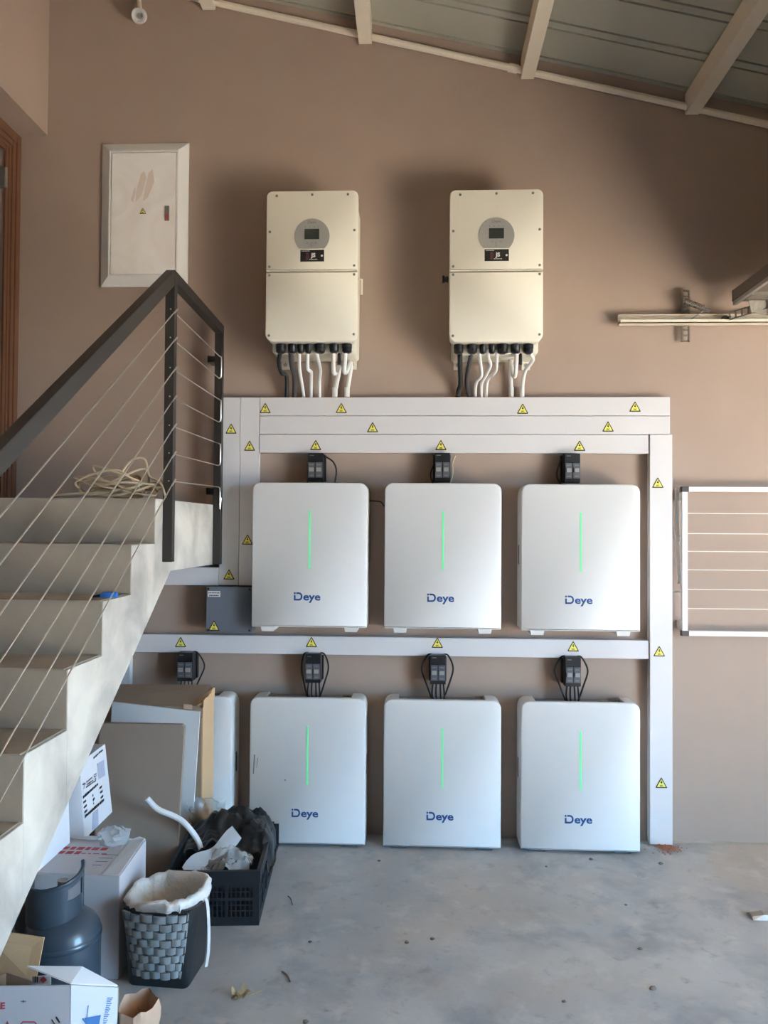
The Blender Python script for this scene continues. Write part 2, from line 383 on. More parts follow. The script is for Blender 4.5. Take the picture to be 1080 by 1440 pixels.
# tangle of cable on the landing, blue clip on a step
random.seed(7); cc = at(160, 690, -.90); pts = []
for k in range(36):
    t = k * 1.62; lp = k // 4; rx = .11 + .07 * ((lp * 37) % 10) / 10; ph = lp * 1.3
    zz = ZL + .012 + .055 * (1 + math.sin(t + ph)) * (.35 + .9 * ((lp * 53) % 10) / 10) + .012 * random.random()
    pts.append((cc.x + .0 + rx * math.cos(t) + .05 * math.sin(lp * 2.1), -.87 + .07 * math.sin(t) + .03 * random.random(), min(zz, ZL + .14)))
pts = [(cc.x - .27, -.90, ZL + .007), (cc.x - .17, -.92, ZL + .02)] + pts
pts += [(cc.x + .02, -.9, ZL + .06), (cc.x + .07, -.91, ZL + .155), (cc.x + .13, -.9, ZL + .17), (cc.x + .145, -.88, ZL + .1), (cc.x + .2, -.9, ZL + .07), (cc.x + .23, -.92, ZL + .007)]
g = G(); sp = smoothpath(pts, 7)
for p in sp: p.z = max(p.z, ZL + .006)
g.tube(sp, .0047, 6)
tag(make('cable_coil', g, M['rope'], world=True), 'tangled coil of beige cable lying on the stair landing', 'cable')
p = at(150, 840, Z=ZL - 2 * RI + .004); root = thing('plastic_clip', 'small blue plastic clip lying on a stair tread below the landing', 'clip', tuple(p), R(6))
g = G(); g.loops([[(x, w * a, .001 + h * b) for a, b in ((-1, 0), (1, 0), (1, .8), (.6, 1), (-.6, 1), (-1, .8))] for x, w, h in ((-.02, .012, .012), (-.01, .016, .018), (.025, .016, .02), (.036, .012, .016))]); make('body', g, M['bluep'], root)
g = G(); g.loops([[(x, w * a, .001 + h * b) for a, b in ((-1, 0), (1, 0), (1, 1), (-1, 1))] for x, w, h in ((-.055, .003, .004), (-.035, .009, .008), (-.02, .011, .011))]); make('tip', g, M['black'], root)

# ------------------------------------------------------------------ warning sticker shared mesh
def tri(k, cz, rnd=.12):
    P = [(-.031 * k, -.026 * k + cz), (.031 * k, -.026 * k + cz), (0, .03 * k + cz)]; o = []
    for i in range(3):
        a, b, c_ = V(P[i - 1]), V(P[i]), V(P[(i + 1) % 3])
        o += [tuple(b.lerp(a, rnd)), tuple(b.lerp(b.lerp(a, .5).lerp(b.lerp(c_, .5), .5), rnd * .55)), tuple(b.lerp(c_, rnd))]
    return o
g = G(); g.flat(tri(1, 0), 0, .001); g.mi(1).flat(tri(.74, -.0015, .05), -.001, .0006)
g.mi(2).flat([(-.001, .012), (.004, .012), (.001, .004), (.006, .005), (.0, -.009), (.0015, -.001), (-.005, -.0005)], -.0016, .0004)
g.text('DC', .0115, onface(0, -.0018, -.0145), .0004)
STK = make('warning_sticker', g, [M['ink'], M['yellow'], M['ink']], smooth=False).data
bpy.data.objects.remove(bpy.data.objects['warning_sticker'])
def sticker(px, py, Y, parent, k=1.0, root=None):
    p = at(px, py + 1, Y); o = inst(STK, 'warning_sticker', parent, p - ORG.get((root or parent).name, V((0, 0, 0)))); o.scale = (k, 1, k); return o

# ------------------------------------------------------------------ trunking
def trunk(label, x0, x1, z0, z1, stk, depth=.05, vert=False):
    root = thing('cable_trunking', label, 'trunking', ((x0 + x1) / 2, 0, z0), group='white cable trunking')
    g = G(); e = .003
    g.box(x0 + e, x1 - e, -depth + .012, -.0005, z0 + e, z1 - e); make('trunking_base', g, M['trunk'], root, True, smooth=False)
    g = G(); g.box(x0 + .0008, x1 - .0008, -depth, -depth + .014, z0 + .0008, z1 - .0008); make('trunking_cover', g, M['trunk'], root, True, smooth=False, bevel=.0025)
    for x, y in stk: sticker(x, y, -depth - .0004, root)
    return root
trunk('topmost long white trunking where the conduits from both inverters end', -.846, 1.309, 2.220, 2.319, [(373, 573), (480, 573), (735, 574), (893, 571)])
trunk('second long white trunking, between the topmost and the one above the upper breakers', -.846, 1.309, 2.122, 2.219, [(524, 600), (855, 599)])
trunk('third long white trunking, directly above the three upper breakers', -.846, 1.2, 2.022, 2.121, [(444, 625), (620, 625), (815, 626)])
trunk('vertical white trunking right beside the black stair railing post', -1.056, -.951, 1.316, 2.319, [(325, 602), (322, 807)])
trunk('vertical white trunking partly behind the upper left battery', -.950, -.847, 1.316, 2.319, [(351, 626), (348, 758)])
trunk('tall vertical white trunking at the right, running down to the floor', 1.202, 1.318, .006, 2.121, [(925, 678), (927, 915), (930, 1100)], .058)
trunk('long horizontal white trunking between the upper and lower battery rows', -1.53, 1.2, .955, 1.052, [(254, 902), (438, 902), (615, 903), (806, 908)])
trunk('short horizontal white trunking coming out from behind the stair landing', -1.75, -1.057, 1.314, 1.411, [])
trunk('vertical white trunking under the stairs beside the open cardboard box', -1.635, -1.532, .006, 1.052, [])

# ------------------------------------------------------------------ batteries
LOGO_D = None
def logo(g, x, y, z, h):                        # the maker's mark: a split D, then eye
    w = h * 1.03; t = h * .2
    def P(pts): g.flat([(x + a * h, z + b * h) for a, b in pts], y, .0008)
    P([(0, .78), (.2, .78), (.2, 1.0), (0, 1.0)])
    P([(0, 0), (.2, 0), (.2, .66), (0, .66)])
    P([(.2, 0), (.62, 0), (.62, .2), (.2, .2)]); P([(.29, .8), (.62, .8), (.62, 1.0), (.29, 1.0)])
    o = []; n = 8
    for k in range(n + 1):
        a = -math.pi / 2 + math.pi * k / n; o.append((.62 + .43 * math.cos(a), .5 + .5 * math.sin(a)))
    i = [(.62 + .23 * math.cos(a), .5 + .3 * math.sin(a)) for a in [math.pi / 2 - math.pi * k / n for k in range(n + 1)]]
    for k in range(n): P([o[k], o[k + 1], i[n - k - 1], i[n - k]])
    g.text('eye', h * 1.27, onface(x + h * 2.19, y - .0005, z + h * .44) @ Matrix.Diagonal((1.2, 1, 1, 1)), h * .034)
def battery(label, loc, feet):
    root = thing('battery_unit', label, 'battery', loc, 0, 'white wall batteries')
    random.seed(int(loc[0] * 1000))
    w = .297; H = .742
    g = G(); g.box(-w + .03, w - .03, -.145, -.02, .03, .695); g.box(-.2, .2, -.02, 0, .1, .6); make('chassis', g, M['white2'], root, smooth=False)
    g = G(); g.rpanel(rrect(-w, w, 0, H, (.006, .006, .042, .042)), -.182, -.16, .009); fp = make('front_cover', g, M['white'], root)
    for s in (-1, 1):                           # wrap-round side with rounded top edge
        o = [(s * w, .004)]; q = []
        for k in range(7):
            a = R(90 * k / 6); o.append((s * (w - .042 + .042 * math.cos(a)), H - .042 + .042 * math.sin(a))); q.append((s * (w - .042 + .03 * math.cos(a)), H - .042 + .03 * math.sin(a)))
        o.append((s * (w - .075), H)); q.append((s * (w - .075), H - .012))
        prof = o + q[::-1] + [(s * (w - .012), .004)]
        g = G(); n = 5; ls = []
        for y, kk in ((-.161, 0), (-.05, 0), (-.032, .004), (-.02, .014), (-.014, .03)):
            ls.append([(x, y, z - (kk if z > H - .08 else 0)) for x, z in prof])
        g.loops(ls); make('side_cover', g, M['white'], root)
        g = G(); g.hexa([(s * (w + .001), -.085, .33), (s * (w + .001), -.06, .33), (s * (w + .001), -.06, .43), (s * (w + .001), -.085, .43)], [(s * (w - .008), -.085, .33), (s * (w - .008), -.06, .33), (s * (w - .008), -.06, .43), (s * (w - .008), -.085, .43)]); make('side_handle', g, M['dgrey'], root, smooth=False)
    g = G(); g.box(-w + .012, w - .012, -.16, -.02, .695, .724)
    for x, y in ((-.2, -.08), (-.12, -.12), (.14, -.1), (.19, -.06)): g.box(x - .02, x + .02, y - .01, y + .01, .724, .734)
    make('top_plate', g, M['sil'], root, smooth=False)
    g = G(); g.box(-.0045, .0045, -.1835, -.17, .30, .60); make('light_strip', g, M['green'], root, smooth=False)
    g = G(); logo(g, -.078, -.1822, .137, .042); make('logo', g, M['blue'], root, smooth=False)
    for x in (-.215, .215):
        if feet:
            g = G(); g.hexa([(x - .035, -.172, 0), (x + .035, -.172, 0), (x + .05, -.172, 0), (x + .035, -.172, -.022), (x - .035, -.172, -.022)][:2] + [(x + .03, -.172, -.022), (x - .03, -.172, -.022)], [(x - .035, -.02, 0), (x + .035, -.02, 0), (x + .03, -.02, -.022), (x - .03, -.02, -.022)])
            make('mounting_foot', g, M['white2'], root, smooth=False)
        else:
            g = G(); g.box(x - .04, x + .04, -.165, -.03, -.014, .03); make('foot', g, M['mgrey'], root, smooth=False)
    return root
def battery2(x, z, label, feet): return battery(label, (x, 0, z), feet)
battery2(-.5545, 1.115, 'upper row white battery at the left, beside the grey junction box', True)
battery2(.1275, 1.115, 'upper row middle white battery, below the central upper breaker', True)
battery2(.822, 1.112, 'upper row white battery at the right, beside the tall vertical trunking', True)
battery2(-1.245, .014, 'white floor battery mostly hidden behind the cardboard box and foam sheet', False)
bs = battery2(-.557, .014, 'white floor battery behind the crate with the black plastic bag', False)
battery2(.129, .014, 'middle white floor battery in the lower row, nothing before it', False)
battery2(.822, .014, 'white floor battery at the right end of the lower row', False)
for pts in (((357, 1061), (359, 1061), (357, 1088), (355.5, 1088)), ((362, 1066), (363, 1066), (361, 1080), (360.5, 1080)), ((400, 1096), (402, 1096), (402, 1098), (400, 1098))):
    g = G(); g.flat([(at(x, y, -.182).x, at(x, y, -.182).z) for x, y in pts], -.1821, .0003); make('scuff', g, M['sil'], bs, True, smooth=False)
# thin lead between two upper batteries
g = G(); g.tube(smoothpath([(-.262, -.03, 1.77), (-.2, -.03, 1.765), (-.18, -.03, 1.74)]), .004, 6)
tag(make('link_cable', g, M['black'], world=True), 'short thin black lead between the left and middle upper batteries', 'cable')

# ------------------------------------------------------------------ breakers
def breaker(label, px, py, drop, extra):
    c = at(px, py, -.10); z0 = c.z - .075
    root = thing('circuit_breaker', label, 'breaker', (c.x, 0, z0), 0, 'black breakers above the batteries')
    g = G(); g.box(-.046, .046, -.03, -.0005, .005, .145); g.box(-.04, .04, -.1, -.03, .0, .15); make('housing', g, M['black'], root, smooth=False, bevel=.002)
    for x in (-.0195, .0195):
        g = G(); g.box(x - .0175, x + .0175, -.108, -.1, .02, .1); md = make('breaker_module', g, M['mgrey'], root, smooth=False, bevel=.002)
        g = G(); g.box(x - .012, x + .012, -.118, -.108, .052, .072); make('toggle', g, M['panelgrey'], md, smooth=False)
        g = G(); g.box(x - .01, x + .01, -.1088, -.108, .028, .034); g.box(x - .01, x + .01, -.1088, -.108, .085, .09); make('print', g, M['sil'], md, smooth=False)
    g = G(); g.box(-.03, -.008, -.1008, -.1, .135, .139); make('label_print', g, M['sil'], root, smooth=False)
    for i, (pts, m) in enumerate(extra):
        g = G(); g.tube(smoothpath(pts, 6), .0045, 6); make('wire', g, M[m], root)
    return root
def loopR(d, z): return [(.03, -.05, .148), (.055, -.05, .14), (.055 + d, -.05, .075), (.05 + d * .4, -.06, .0), (.02, -.07, z)]
def loopL(d, z): return [tuple([-a[0], a[1], a[2]]) for a in loopR(d, z)]
def legs(z): return [([(x, -.07, .004), (x * 1.2, -.075, z * .5), (x * .8 + .01, -.07, z)], 'black') for x in (-.025, -.008, .012, .028)]
breaker('upper black breaker above the upper left battery', 443.5, 657, 0, [([(.04, -.05, .138), (.085, -.05, .11), (.105, -.05, .06), (.095, -.05, -.01)], 'black'), ([(-.04, -.04, .05), (-.05, -.05, -.01)], 'black')])
breaker('upper black breaker above the upper middle battery with a yellowish wire', 622, 657, 0, [([(.07, -.03, .14), (.055, -.04, .1), (.055, -.05, .04), (.04, -.06, -.015)], 'rope'), ([(-.04, -.04, .1), (-.06, -.04, .04), (-.045, -.05, -.01)], 'black')])
breaker('upper black breaker above the upper right battery', 805, 658, 0, [([(-.04, -.04, .14), (-.07, -.04, .05), (-.05, -.05, -.01)], 'dgrey')])
zl = .71
for lab, px, py, ex in (('lower black breaker above the battery hidden by the cardboard box', 260, 938, [(loopR(.035, -.11), 'black')]),
                        ('lower black breaker above the floor battery behind the crate', 440, 940, [(loopR(.02, -.12), 'black'), (loopL(.012, -.12), 'black')]),
                        ('lower black breaker above the middle floor battery', 616, 942, [(loopR(.025, -.11), 'black'), (loopL(.03, -.11), 'black'), ([(.03, -.07, -.05), (.06, -.08, -.1), (.14, -.08, -.125)], 'sil')]),
                        ('lower black breaker above the right end floor battery', 806, 945, [(loopR(.03, -.11), 'black'), (loopL(.03, -.11), 'black')])):
    b = breaker(lab, px, py, 0, ex + legs(-.12))
    if '616' in str(px):
        for x in (-.03, .035): g = G(); g.tube([(x - .015, -.085, -.085 - .1 * abs(x)), (x + .015, -.085, -.09)], .006, 8); make('cable_tag', g, M['white2'], b)

# ------------------------------------------------------------------ grey junction box
a = at(290, 825, -.11); b = at(354, 890, -.11)
root = thing('junction_box', 'grey square junction box left of the upper left battery', 'junction box', ((a.x + b.x) / 2, 0, b.z))
g = G(); g.box(a.x + .003, b.x - .003, -.085, -.0005, b.z + .003, a.z - .003); make('enclosure', g, M['box'], root, True, smooth=False, bevel=.004)
g = G(); g.box(a.x, b.x, -.11, -.084, b.z, a.z); lid = make('lid', g, M['box'], root, True, smooth=False, bevel=.004)
for x in (a.x + .012, b.x - .012):
    for z in (a.z - .012, b.z + .012): g = G(); g.lathe([(.006, 0), (.006, .002), (.003, .003)], (x, -.11, z), 10, 'y'); make('screw', g, M['black'], lid, True)
g = G(); q = at(301, 835, -.111)
g.flat([(q.x - .033, q.z + .014), (q.x - .033, q.z - .016), (q.x + .033, q.z - .016), (q.x + .033, q.z + .014)], -.1101, .0006); g.mi(1)
for i in range(7): g.flat([(q.x - .03 + i * .0087, q.z + .008), (q.x - .03 + i * .0087, q.z + .002), (q.x - .024 + i * .0087, q.z + .002), (q.x - .024 + i * .0087, q.z + .008)], -.1107, .0003)
for i in range(6): g.flat([(q.x - .026 + i * .0087, q.z - .005), (q.x - .026 + i * .0087, q.z - .012), (q.x - .0195 + i * .0087, q.z - .012), (q.x - .0195 + i * .0087, q.z - .005)], -.1107, .0003)
make('paper_label', g, [M['white2'], M['ink']], lid, True, smooth=False)
sticker(301, 879, -.1104, root)

# ------------------------------------------------------------------ distribution board
x0_, x1_, z0_, z1_ = -1.735, -1.257, 2.93, 3.715; f = .058
root = thing('distribution_box', 'large white metal distribution board with brown smears on the wall above the stairs', 'electrical box', ((x0_ + x1_) / 2, 0, z0_))
o = [(x0_, z0_), (x1_, z0_), (x1_, z1_), (x0_, z1_)]; i_ = inset(o, f * .85); i2 = inset(o, f)
g = G(); g.loops([[(x, -.0005, z) for x, z in o], [(x, -.01, z) for x, z in o], [(x, -.035, z) for x, z in i_], [(x, -.035, z) for x, z in i2], [(x, -.012, z) for x, z in i2]]); make('frame', g, M['white2'], root, True, smooth=False)
i3 = inset(o, f + .003); g = G(); g.rpanel(i3, -.033, -.014, .003); dr_ = make('door', g, mat('smeared_white', (242, 240, 236), .45, c2=(232, 224, 216), scale=3.2, dist=1.5), root, True, smooth=False)
q = at(235, 300, -.034); g = G(); g.box(q.x - .012, q.x + .012, -.0365, -.033, q.z - .04, q.z + .04); g.mi(1).box(q.x - .008, q.x + .008, -.04, -.036, q.z - .03, q.z - .008); make('latch', g, [M['sil'], M['red']], dr_, True, smooth=False)
for k_, pts in enumerate(([(199, 244), (203, 241), (206, 250), (199, 275), (190, 285), (192, 266)], [(209, 243), (215, 238), (217, 256), (208, 278), (201, 283)], [(190, 262), (191, 272), (187, 286), (184, 280)])):
    g = G(); g.flat([(at(x, y, -.033).x, at(x, y, -.033).z) for x, y in pts], -.0331 - .0004 * k_, .0003); make('smear', g, M['dust'], dr_, True, smooth=False)
sticker(201, 296, -.0335, dr_, .58)

# ------------------------------------------------------------------ inverters
def inverter(label, loc, glx):
    root = thing('inverter', label, 'inverter', loc, 0, 'cream inverters')
    w = .232; H = .763; yf = -.282; zs_ = .355
    g = G(); g.rpanel(rrect(-.212, .222, -.045, H - .02, .02), -.2, -.012, .01); g.box(-.16, .16, -.012, -.0005, .2, .6); make('chassis', g, M['cream2'], root)
    g = G(); g.rpanel(rrect(-w + .004, w - .004, .004, H - .004, .028), -.262, -.199, .004); make('cover_body', g, M['cream2'], root)
    g = G(); g.rpanel(rrect(-w, w, zs_ + .0015, H, (.003, .003, .03, .03)), yf, -.262, .006); up = make('upper_cover', g, M['cream'], root)
    g = G(); g.rpanel(rrect(-w, w, 0, zs_ - .0015, (.04, .04, .003, .003)), yf, -.262, .006); lo = make('lower_cover', g, M['cream'], root)
    for par, pts in ((up, [(-.18, .738), (0, .742), (.18, .742), (-.214, .555), (.214, .56), (-.214, .378), (.214, .381)]), (lo, [(-.214, .336), (.214, .336), (-.214, .03), (.214, .035)])):
        for x, z in pts:
            g = G(); g.lathe([(.0065, -.001), (.0065, .002), (.004, .003)], (x, yf, z), 10, 'y'); make('screw', g, M['sil'], par)
    cz = .531; r = .089; o = [(r * math.cos(t), cz + r * math.sin(t)) for t in [R(-45 + 270 * k / 40) for k in range(41)]]
    g = G(); g.flat(o, yf, .003); dp = make('display_panel', g, M['panelgrey'], root, smooth=False)
    g = G(); g.box(-.037, .037, yf - .0042, yf - .003, cz - .016, cz + .036); make('screen', g, M['screen'], dp, smooth=False)
    g = G(); logo(g, -.022, yf - .003, cz + .064, .013); make('logo', g, M['sil'], dp, smooth=False)
    g = G()
    for x in (-.033, -.012, .012, .033): g.lathe([(.0022, 0), (.0022, .001)], (x, yf - .003, cz + .047), 8, 'y')
    make('indicators', g, M['mgrey'], dp)
    for x, z in ((-.02, -.032), (.0, -.036), (.022, -.032), (0, -.05)): g = G(); g.lathe([(.006, 0), (.006, .0015), (.004, .002)], (x, yf - .003, cz + z), 10, 'y'); make('button', g, mat('button', (140, 138, 134), .5) if 'button' not in bpy.data.materials else bpy.data.materials['button'], dp)
    g = G(); g.box(-.058, .062, yf - .0012, yf, .403, .462); pl = make('name_sticker', g, M['ink'], root, smooth=False)
    g = G(); y = yf - .0012
    g.text('JS', .028, onface(.008, y - .0004, .434) @ Matrix.Shear('XY', 4, (.3, 0)), .0012)
    for k in range(7): g.flat([(-.052 + k * .006, .4575), (-.052 + k * .006, .4545), (-.0475 + k * .006, .4545), (-.0475 + k * .006, .4575)], y, .0003)
    for k in range(6): g.flat([(-.012 + k * .007, .4155), (-.012 + k * .007, .4125), (-.007 + k * .007, .4125), (-.007 + k * .007, .4155)], y, .0003)
    g.lathe([(.0055, 0), (.0055, .0004)], (.051, y, .432), 10, 'y')
    g.mi(1).flat([(-.03, .45), (-.03, .41), (-.017, .41), (-.014, .43), (-.017, .45)], y, .0002)
    make('sticker_print', g, [M['white2'], mat('dull_red', (84, 44, 50), .6) if 'dull_red' not in bpy.data.materials else bpy.data.materials['dull_red']], pl, smooth=False)
    for x, r in glx:
        g = G(); g.lathe([(r, .0), (r, -.02), (r * .94, -.022), (r * .94, -.038), (r * .55, -.046)], (x, -.215, .0), 12); make('cable_gland', g, M['black'], root)
    g = G(); g.lathe([(.016, 0), (.016, .012), (.01, .02)], (0, 0, 0), 12, 'x')
    for v in g.bm.verts: v.co = V((-v.co.x - .231, v.co.y - .1, v.co.z + .372))
    g.box(-.262, -.25, -.108, -.092, .355, .39); make('isolator_knob', g, M['black'], root)
    g = G(); g.tube([(.222, -.1, .37), (.238, -.1, .37), (.238, -.1, .29)], .007, 8); make('antenna', g, M['cream2'], root)
    for x in (-.175, .185):
        g = G(); g.box(x - .022, x + .022, -.014, -.0005, -.085, -.03); g.mi(1).lathe([(.01, 0), (.01, .004)], (x, -.014, -.062), 10, 'y'); make('mounting_ear', g, [M['cream2'], M['steel']], root)
    return root
def gl(pxs, loc): return [(at(x, 487, -.215).x - loc[0], r) for x, r in pxs]
q0 = at(437.5, 480, -.282); q1 = at(697.5, 480.5, -.282)
L0 = (q0.x, 0, q0.z); L1 = (q1.x, 0, q1.z)
inverter('left cream inverter, beside the white distribution board', L0, gl([(395, .026), (411, .022), (423, .017), (434, .017), (450, .028), (470, .024), (488, .026)], L0))
inverter('right cream inverter, nearest the garage door track', L1, gl([(645, .026), (664, .026), (679, .017), (692, .017), (707, .028), (725, .024), (743, .026)], L1))

def conduit(label, zx, oy, sc, z, r, m, ys=None, coup=False, name='cable_conduit'):
    n = len(z); P = []
    L = [0]
    for i in range(1, n): L.append(L[-1] + math.hypot(z[i][0] - z[i - 1][0], z[i][1] - z[i - 1][1]))
    for i, (a, b) in enumerate(z):
        t = L[i] / L[-1]; Y = ys[i] if ys else -.21 + .18 * min(1, max(0, (t - .05) / .75))
        P.append(at(zx + a * sc, oy + b * sc, Y))
    last = P[-1]; P[-1] = V((last.x, last.y, 2.322))
    root = thing(name, label, 'conduit' if name == 'cable_conduit' else 'cable', tuple(P[-1]), 0, 'lines from the inverters to the trunking')
    g = G(); g.tube(smoothpath(P, 6), r, 10); make('sleeve', g, M[m], root, True)
    if coup: g = G(); g.tube([P[-1] + V((0, 0, .052)), P[-1] + V((0, 0, .0))], r * 1.25, 10); make('coupling', g, M[m], root, True)
k = .1296
conduit('black cable, outermost left line under the left inverter', 370, 470, k, [(195, 165), (170, 300), (200, 420), (255, 460), (255, 700)], .0105, 'blacksoft', name='power_cable')
conduit('dark grey cable, second line from the left under the left inverter', 370, 470, k, [(300, 165), (312, 330), (345, 470), (340, 700)], .014, 'dgrey', name='power_cable')
conduit('white conduit, third line from the left under the left inverter', 370, 470, k, [(390, 160), (393, 280), (397, 390), (437, 640), (438, 700)], .0088, 'white2')
conduit('white conduit with an S-bend, fourth line under the left inverter', 370, 470, k, [(480, 160), (483, 340), (490, 385), (520, 410), (523, 480), (520, 700)], .0092, 'white2')
conduit('white slanting conduit, fifth line under the left inverter', 370, 470, k, [(570, 170), (600, 290), (622, 395), (612, 500), (612, 700)], .0095, 'white2')
conduit('thick white conduit with a U-bend, second from right under the left inverter', 370, 470, k, [(764, 160), (762, 300), (764, 400), (778, 425), (800, 405), (815, 362), (826, 355), (822, 420), (778, 640), (778, 700)], .0115, 'white2', [-.21, -.2, -.19, -.17, -.13, -.08, -.05, -.04, -.03, -.03], True)
conduit('thick white conduit with a tall bend, rightmost line under the left inverter', 370, 470, k, [(892, 160), (885, 300), (880, 390), (890, 418), (910, 395), (935, 320), (946, 303), (952, 370), (910, 640), (910, 700)], .0115, 'white2', [-.21, -.2, -.19, -.17, -.13, -.08, -.05, -.04, -.03, -.03], True)
k = .1389
conduit('straight black cable, outermost left line under the right inverter', 620, 470, k, [(193, 155), (195, 350), (200, 500), (180, 570), (165, 655)], .0135, 'blacksoft', name='power_cable')
conduit('dark grey cable, second line from the left under the right inverter', 620, 470, k, [(322, 125), (290, 300), (263, 450), (272, 550), (290, 655)], .0125, 'dgrey', name='power_cable')
conduit('white conduit, third line from the left under the right inverter', 620, 470, k, [(385, 150), (400, 280), (412, 415), (362, 480), (348, 560), (350, 655)], .0085, 'white2')
conduit('white kinked conduit, fourth line from the left under the right inverter', 620, 470, k, [(473, 150), (482, 240), (503, 310), (460, 410), (412, 500), (408, 655)], .0085, 'white2')
conduit('white conduit with an S-bend, fifth line under the right inverter', 620, 470, k, [(565, 150), (562, 340), (535, 400), (480, 450), (462, 540), (460, 655)], .0085, 'white2')
conduit('thick white conduit with a hook bend, second from right under the right inverter', 620, 470, k, [(768, 140), (762, 300), (755, 405), (742, 428), (728, 405), (712, 300), (707, 258), (703, 300), (712, 560), (712, 655)], .0108, 'white2', [-.21, -.205, -.19, -.17, -.14, -.09, -.06, -.035, -.03, -.03], True)
conduit('white conduit bowing outwards, rightmost line under the right inverter', 620, 470, k, [(898, 150), (915, 210), (932, 255), (900, 310), (855, 370), (828, 500), (822, 655)], .01, 'white2', None, True)
for lab, (a1, b1), (a2, b2) in (('short black antenna stub hanging under the left inverter', (477, 488), (477, 513)), ('short black antenna stub hanging under the right inverter', (732, 483), (732, 513))):
    g = G(); p = at(a1, b1, -.19); q = at(a2, b2, -.19); p.z = 2.62 + .0; g.tube([(q.x, q.y, 2.655), q], [.009, .009], 10); tag(make('antenna_stub', g, M['black'], world=True), lab, 'antenna')

# ------------------------------------------------------------------ clothes airer
xa = 1.345; xb = 2.36; za = 1.848; zb_ = 1.083; ya = -.07
root = thing('clothes_airer', 'white wall mounted folding clothes airer with thin drying lines at the right', 'clothes airer', ((xa + xb) / 2, 0, zb_))
for z in (za - .012, zb_ + .012): g = G(); g.box(xa + .045, xb - .02, ya - .014, ya + .014, z - .0125, z + .0125); make('frame_rail', g, M['alu'], root, True, smooth=False, bevel=.003)
for x in (xa + .028, xb - .028): g = G(); g.box(x - .014, x + .014, ya - .013, ya + .013, zb_ + .02, za - .02); make('frame_upright', g, M['alu'], root, True, smooth=False, bevel=.003)
for x in (xa + .03, xb - .03):
    for z in (za - .012, zb_ + .012): g = G(); g.box(x - .018, x + .018, ya - .016, ya + .016, z - .014, z + .014); make('corner_cap', g, M['dgrey'], root, True, smooth=False, bevel=.003)
for y in (722, 750.5, 775.5, 801.5, 829, 856):
    z = at(1000, y, ya).z; g = G(); g.tube([(xa + .04, ya, z), (xb - .04, ya, z)], .0022, 6); make('drying_line', g, M['white2'], root, True)
g = G(); g.box(xa - .004, xa + .012, -.045, -.02, za - .27, za); make('folding_arm', g, M['alu'], root, True, smooth=False, bevel=.002)
g = G(); g.bar((xa, -.03, za - .26), (xa + .012, -.05, za - .5), .015, .015, (0, 1, 0)); make('folding_arm', g, M['alu'], root, True, smooth=False)
g = G(); g.box(xa - .01, xa + .016, -.05, -.018, za - .285, za - .26); make('hinge_block', g, M['white2'], root, True, smooth=False)
for z in (za - .05, zb_ + .05): g = G(); g.box(xb - .04, xb - .01, -.06, -.0005, z - .02, z + .02); g.box(xa + .012, xa + .04, -.06, -.0005, z - .02, z + .02); make('wall_mount', g, M['alu'], root, True, smooth=False)
z = at(942, 832, -.04).z; g = G(); g.tube([(1.318, -.03, z), (xa + .03, -.05, z)], .004, 6); make('cord', g, M['white2'], root, True)

# ------------------------------------------------------------------ garage door track and door
xt = 1.042; z0 = 2.694; z1 = 2.75
root = thing('door_track', 'cream steel garage door track fixed along the right of the wall', 'door track', (xt, 0, z0))
g = G(); g.box(xt, 4.15, -.04, -.036, z0, z1); g.box(xt, 4.15, -.055, -.036, z1 - .004, z1); g.box(xt, 4.15, -.095, -.036, z0, z0 + .004); g.box(xt, 4.15, -.095, -.091, z0, z0 + .018); make('channel', g, M['purlin'], root, True, smooth=False)
for x in (1.395, 3.6):
    g = G()
    for dx in (-.017, .017): g.box(x + dx - .005, x + dx + .005, -.035, -.028, 2.61, 2.88)
    for i in range(10): g.box(x - .017, x + .017, -.035, -.028, 2.61 + i * .0293, 2.61 + i * .0293 + .0095)
    g.box(x - .012, x + .012, -.028, -.0005, 2.7, 2.8); make('perforated_strap', g, M['zinc'], root, True, smooth=False)
a = at(962, 423, -.09); b = at(990, 434, -.11); ax = (b - a).normalized(); u = ax.orthogonal().normalized(); w_ = ax.cross(u); n = 12
g = G(); g.tube([a + (b - a) * (i / (n * 10)) + (u * math.cos(i * .628) + w_ * math.sin(i * .628)) * .014 for i in range(n * 10 + 1)], .0032, 5); make('coil_spring', g, M['zinc'], root, True)
g = G(); g.tube([a, b + (b - a) * .3], .006, 8); g.tube([b + (b - a) * .12, b + (b - a) * .32], .012, 6); g.bar(b + V((.0, 0, -.01)), b + V((-.06, .02, -.05)), .012, .004); g.bar(a, (1.395, -.032, a.z), .01, .02); make('spring_rod', g, M['steel'], root, True)

dr0 = thing('garage_door', 'open overhead garage door panel, its dark edge seen at the right', 'garage door', (1.6, -2.5, 2.75))
pe = at(1029, 424, -.17); xd = pe.x; zd = pe.z
for i in range(4):
    xx0 = xd + i * .6; xx1 = min(xx0 + .594, 4.12)
    g = G(); g.box(xx0, xx1, -5.2, -.17, zd, zd + .055); make('door_section', g, M['panel'] if i == 0 else M['cream2'], dr0, True, smooth=False, bevel=.003)
g = G()
for yy in (-.30, -1.4, -2.6, -3.8): g.box(xd + .03, 4.1, yy - .035, yy + .035, zd - .018, zd - .0005)
make('stile', g, M['zinc'], dr0, True, smooth=False)
g = G(); g.box(xd + .004, xd + .022, -5.19, -.175, zd - .02, zd - .0005); make('edge_strip', g, M['steel'], dr0, True, smooth=False)
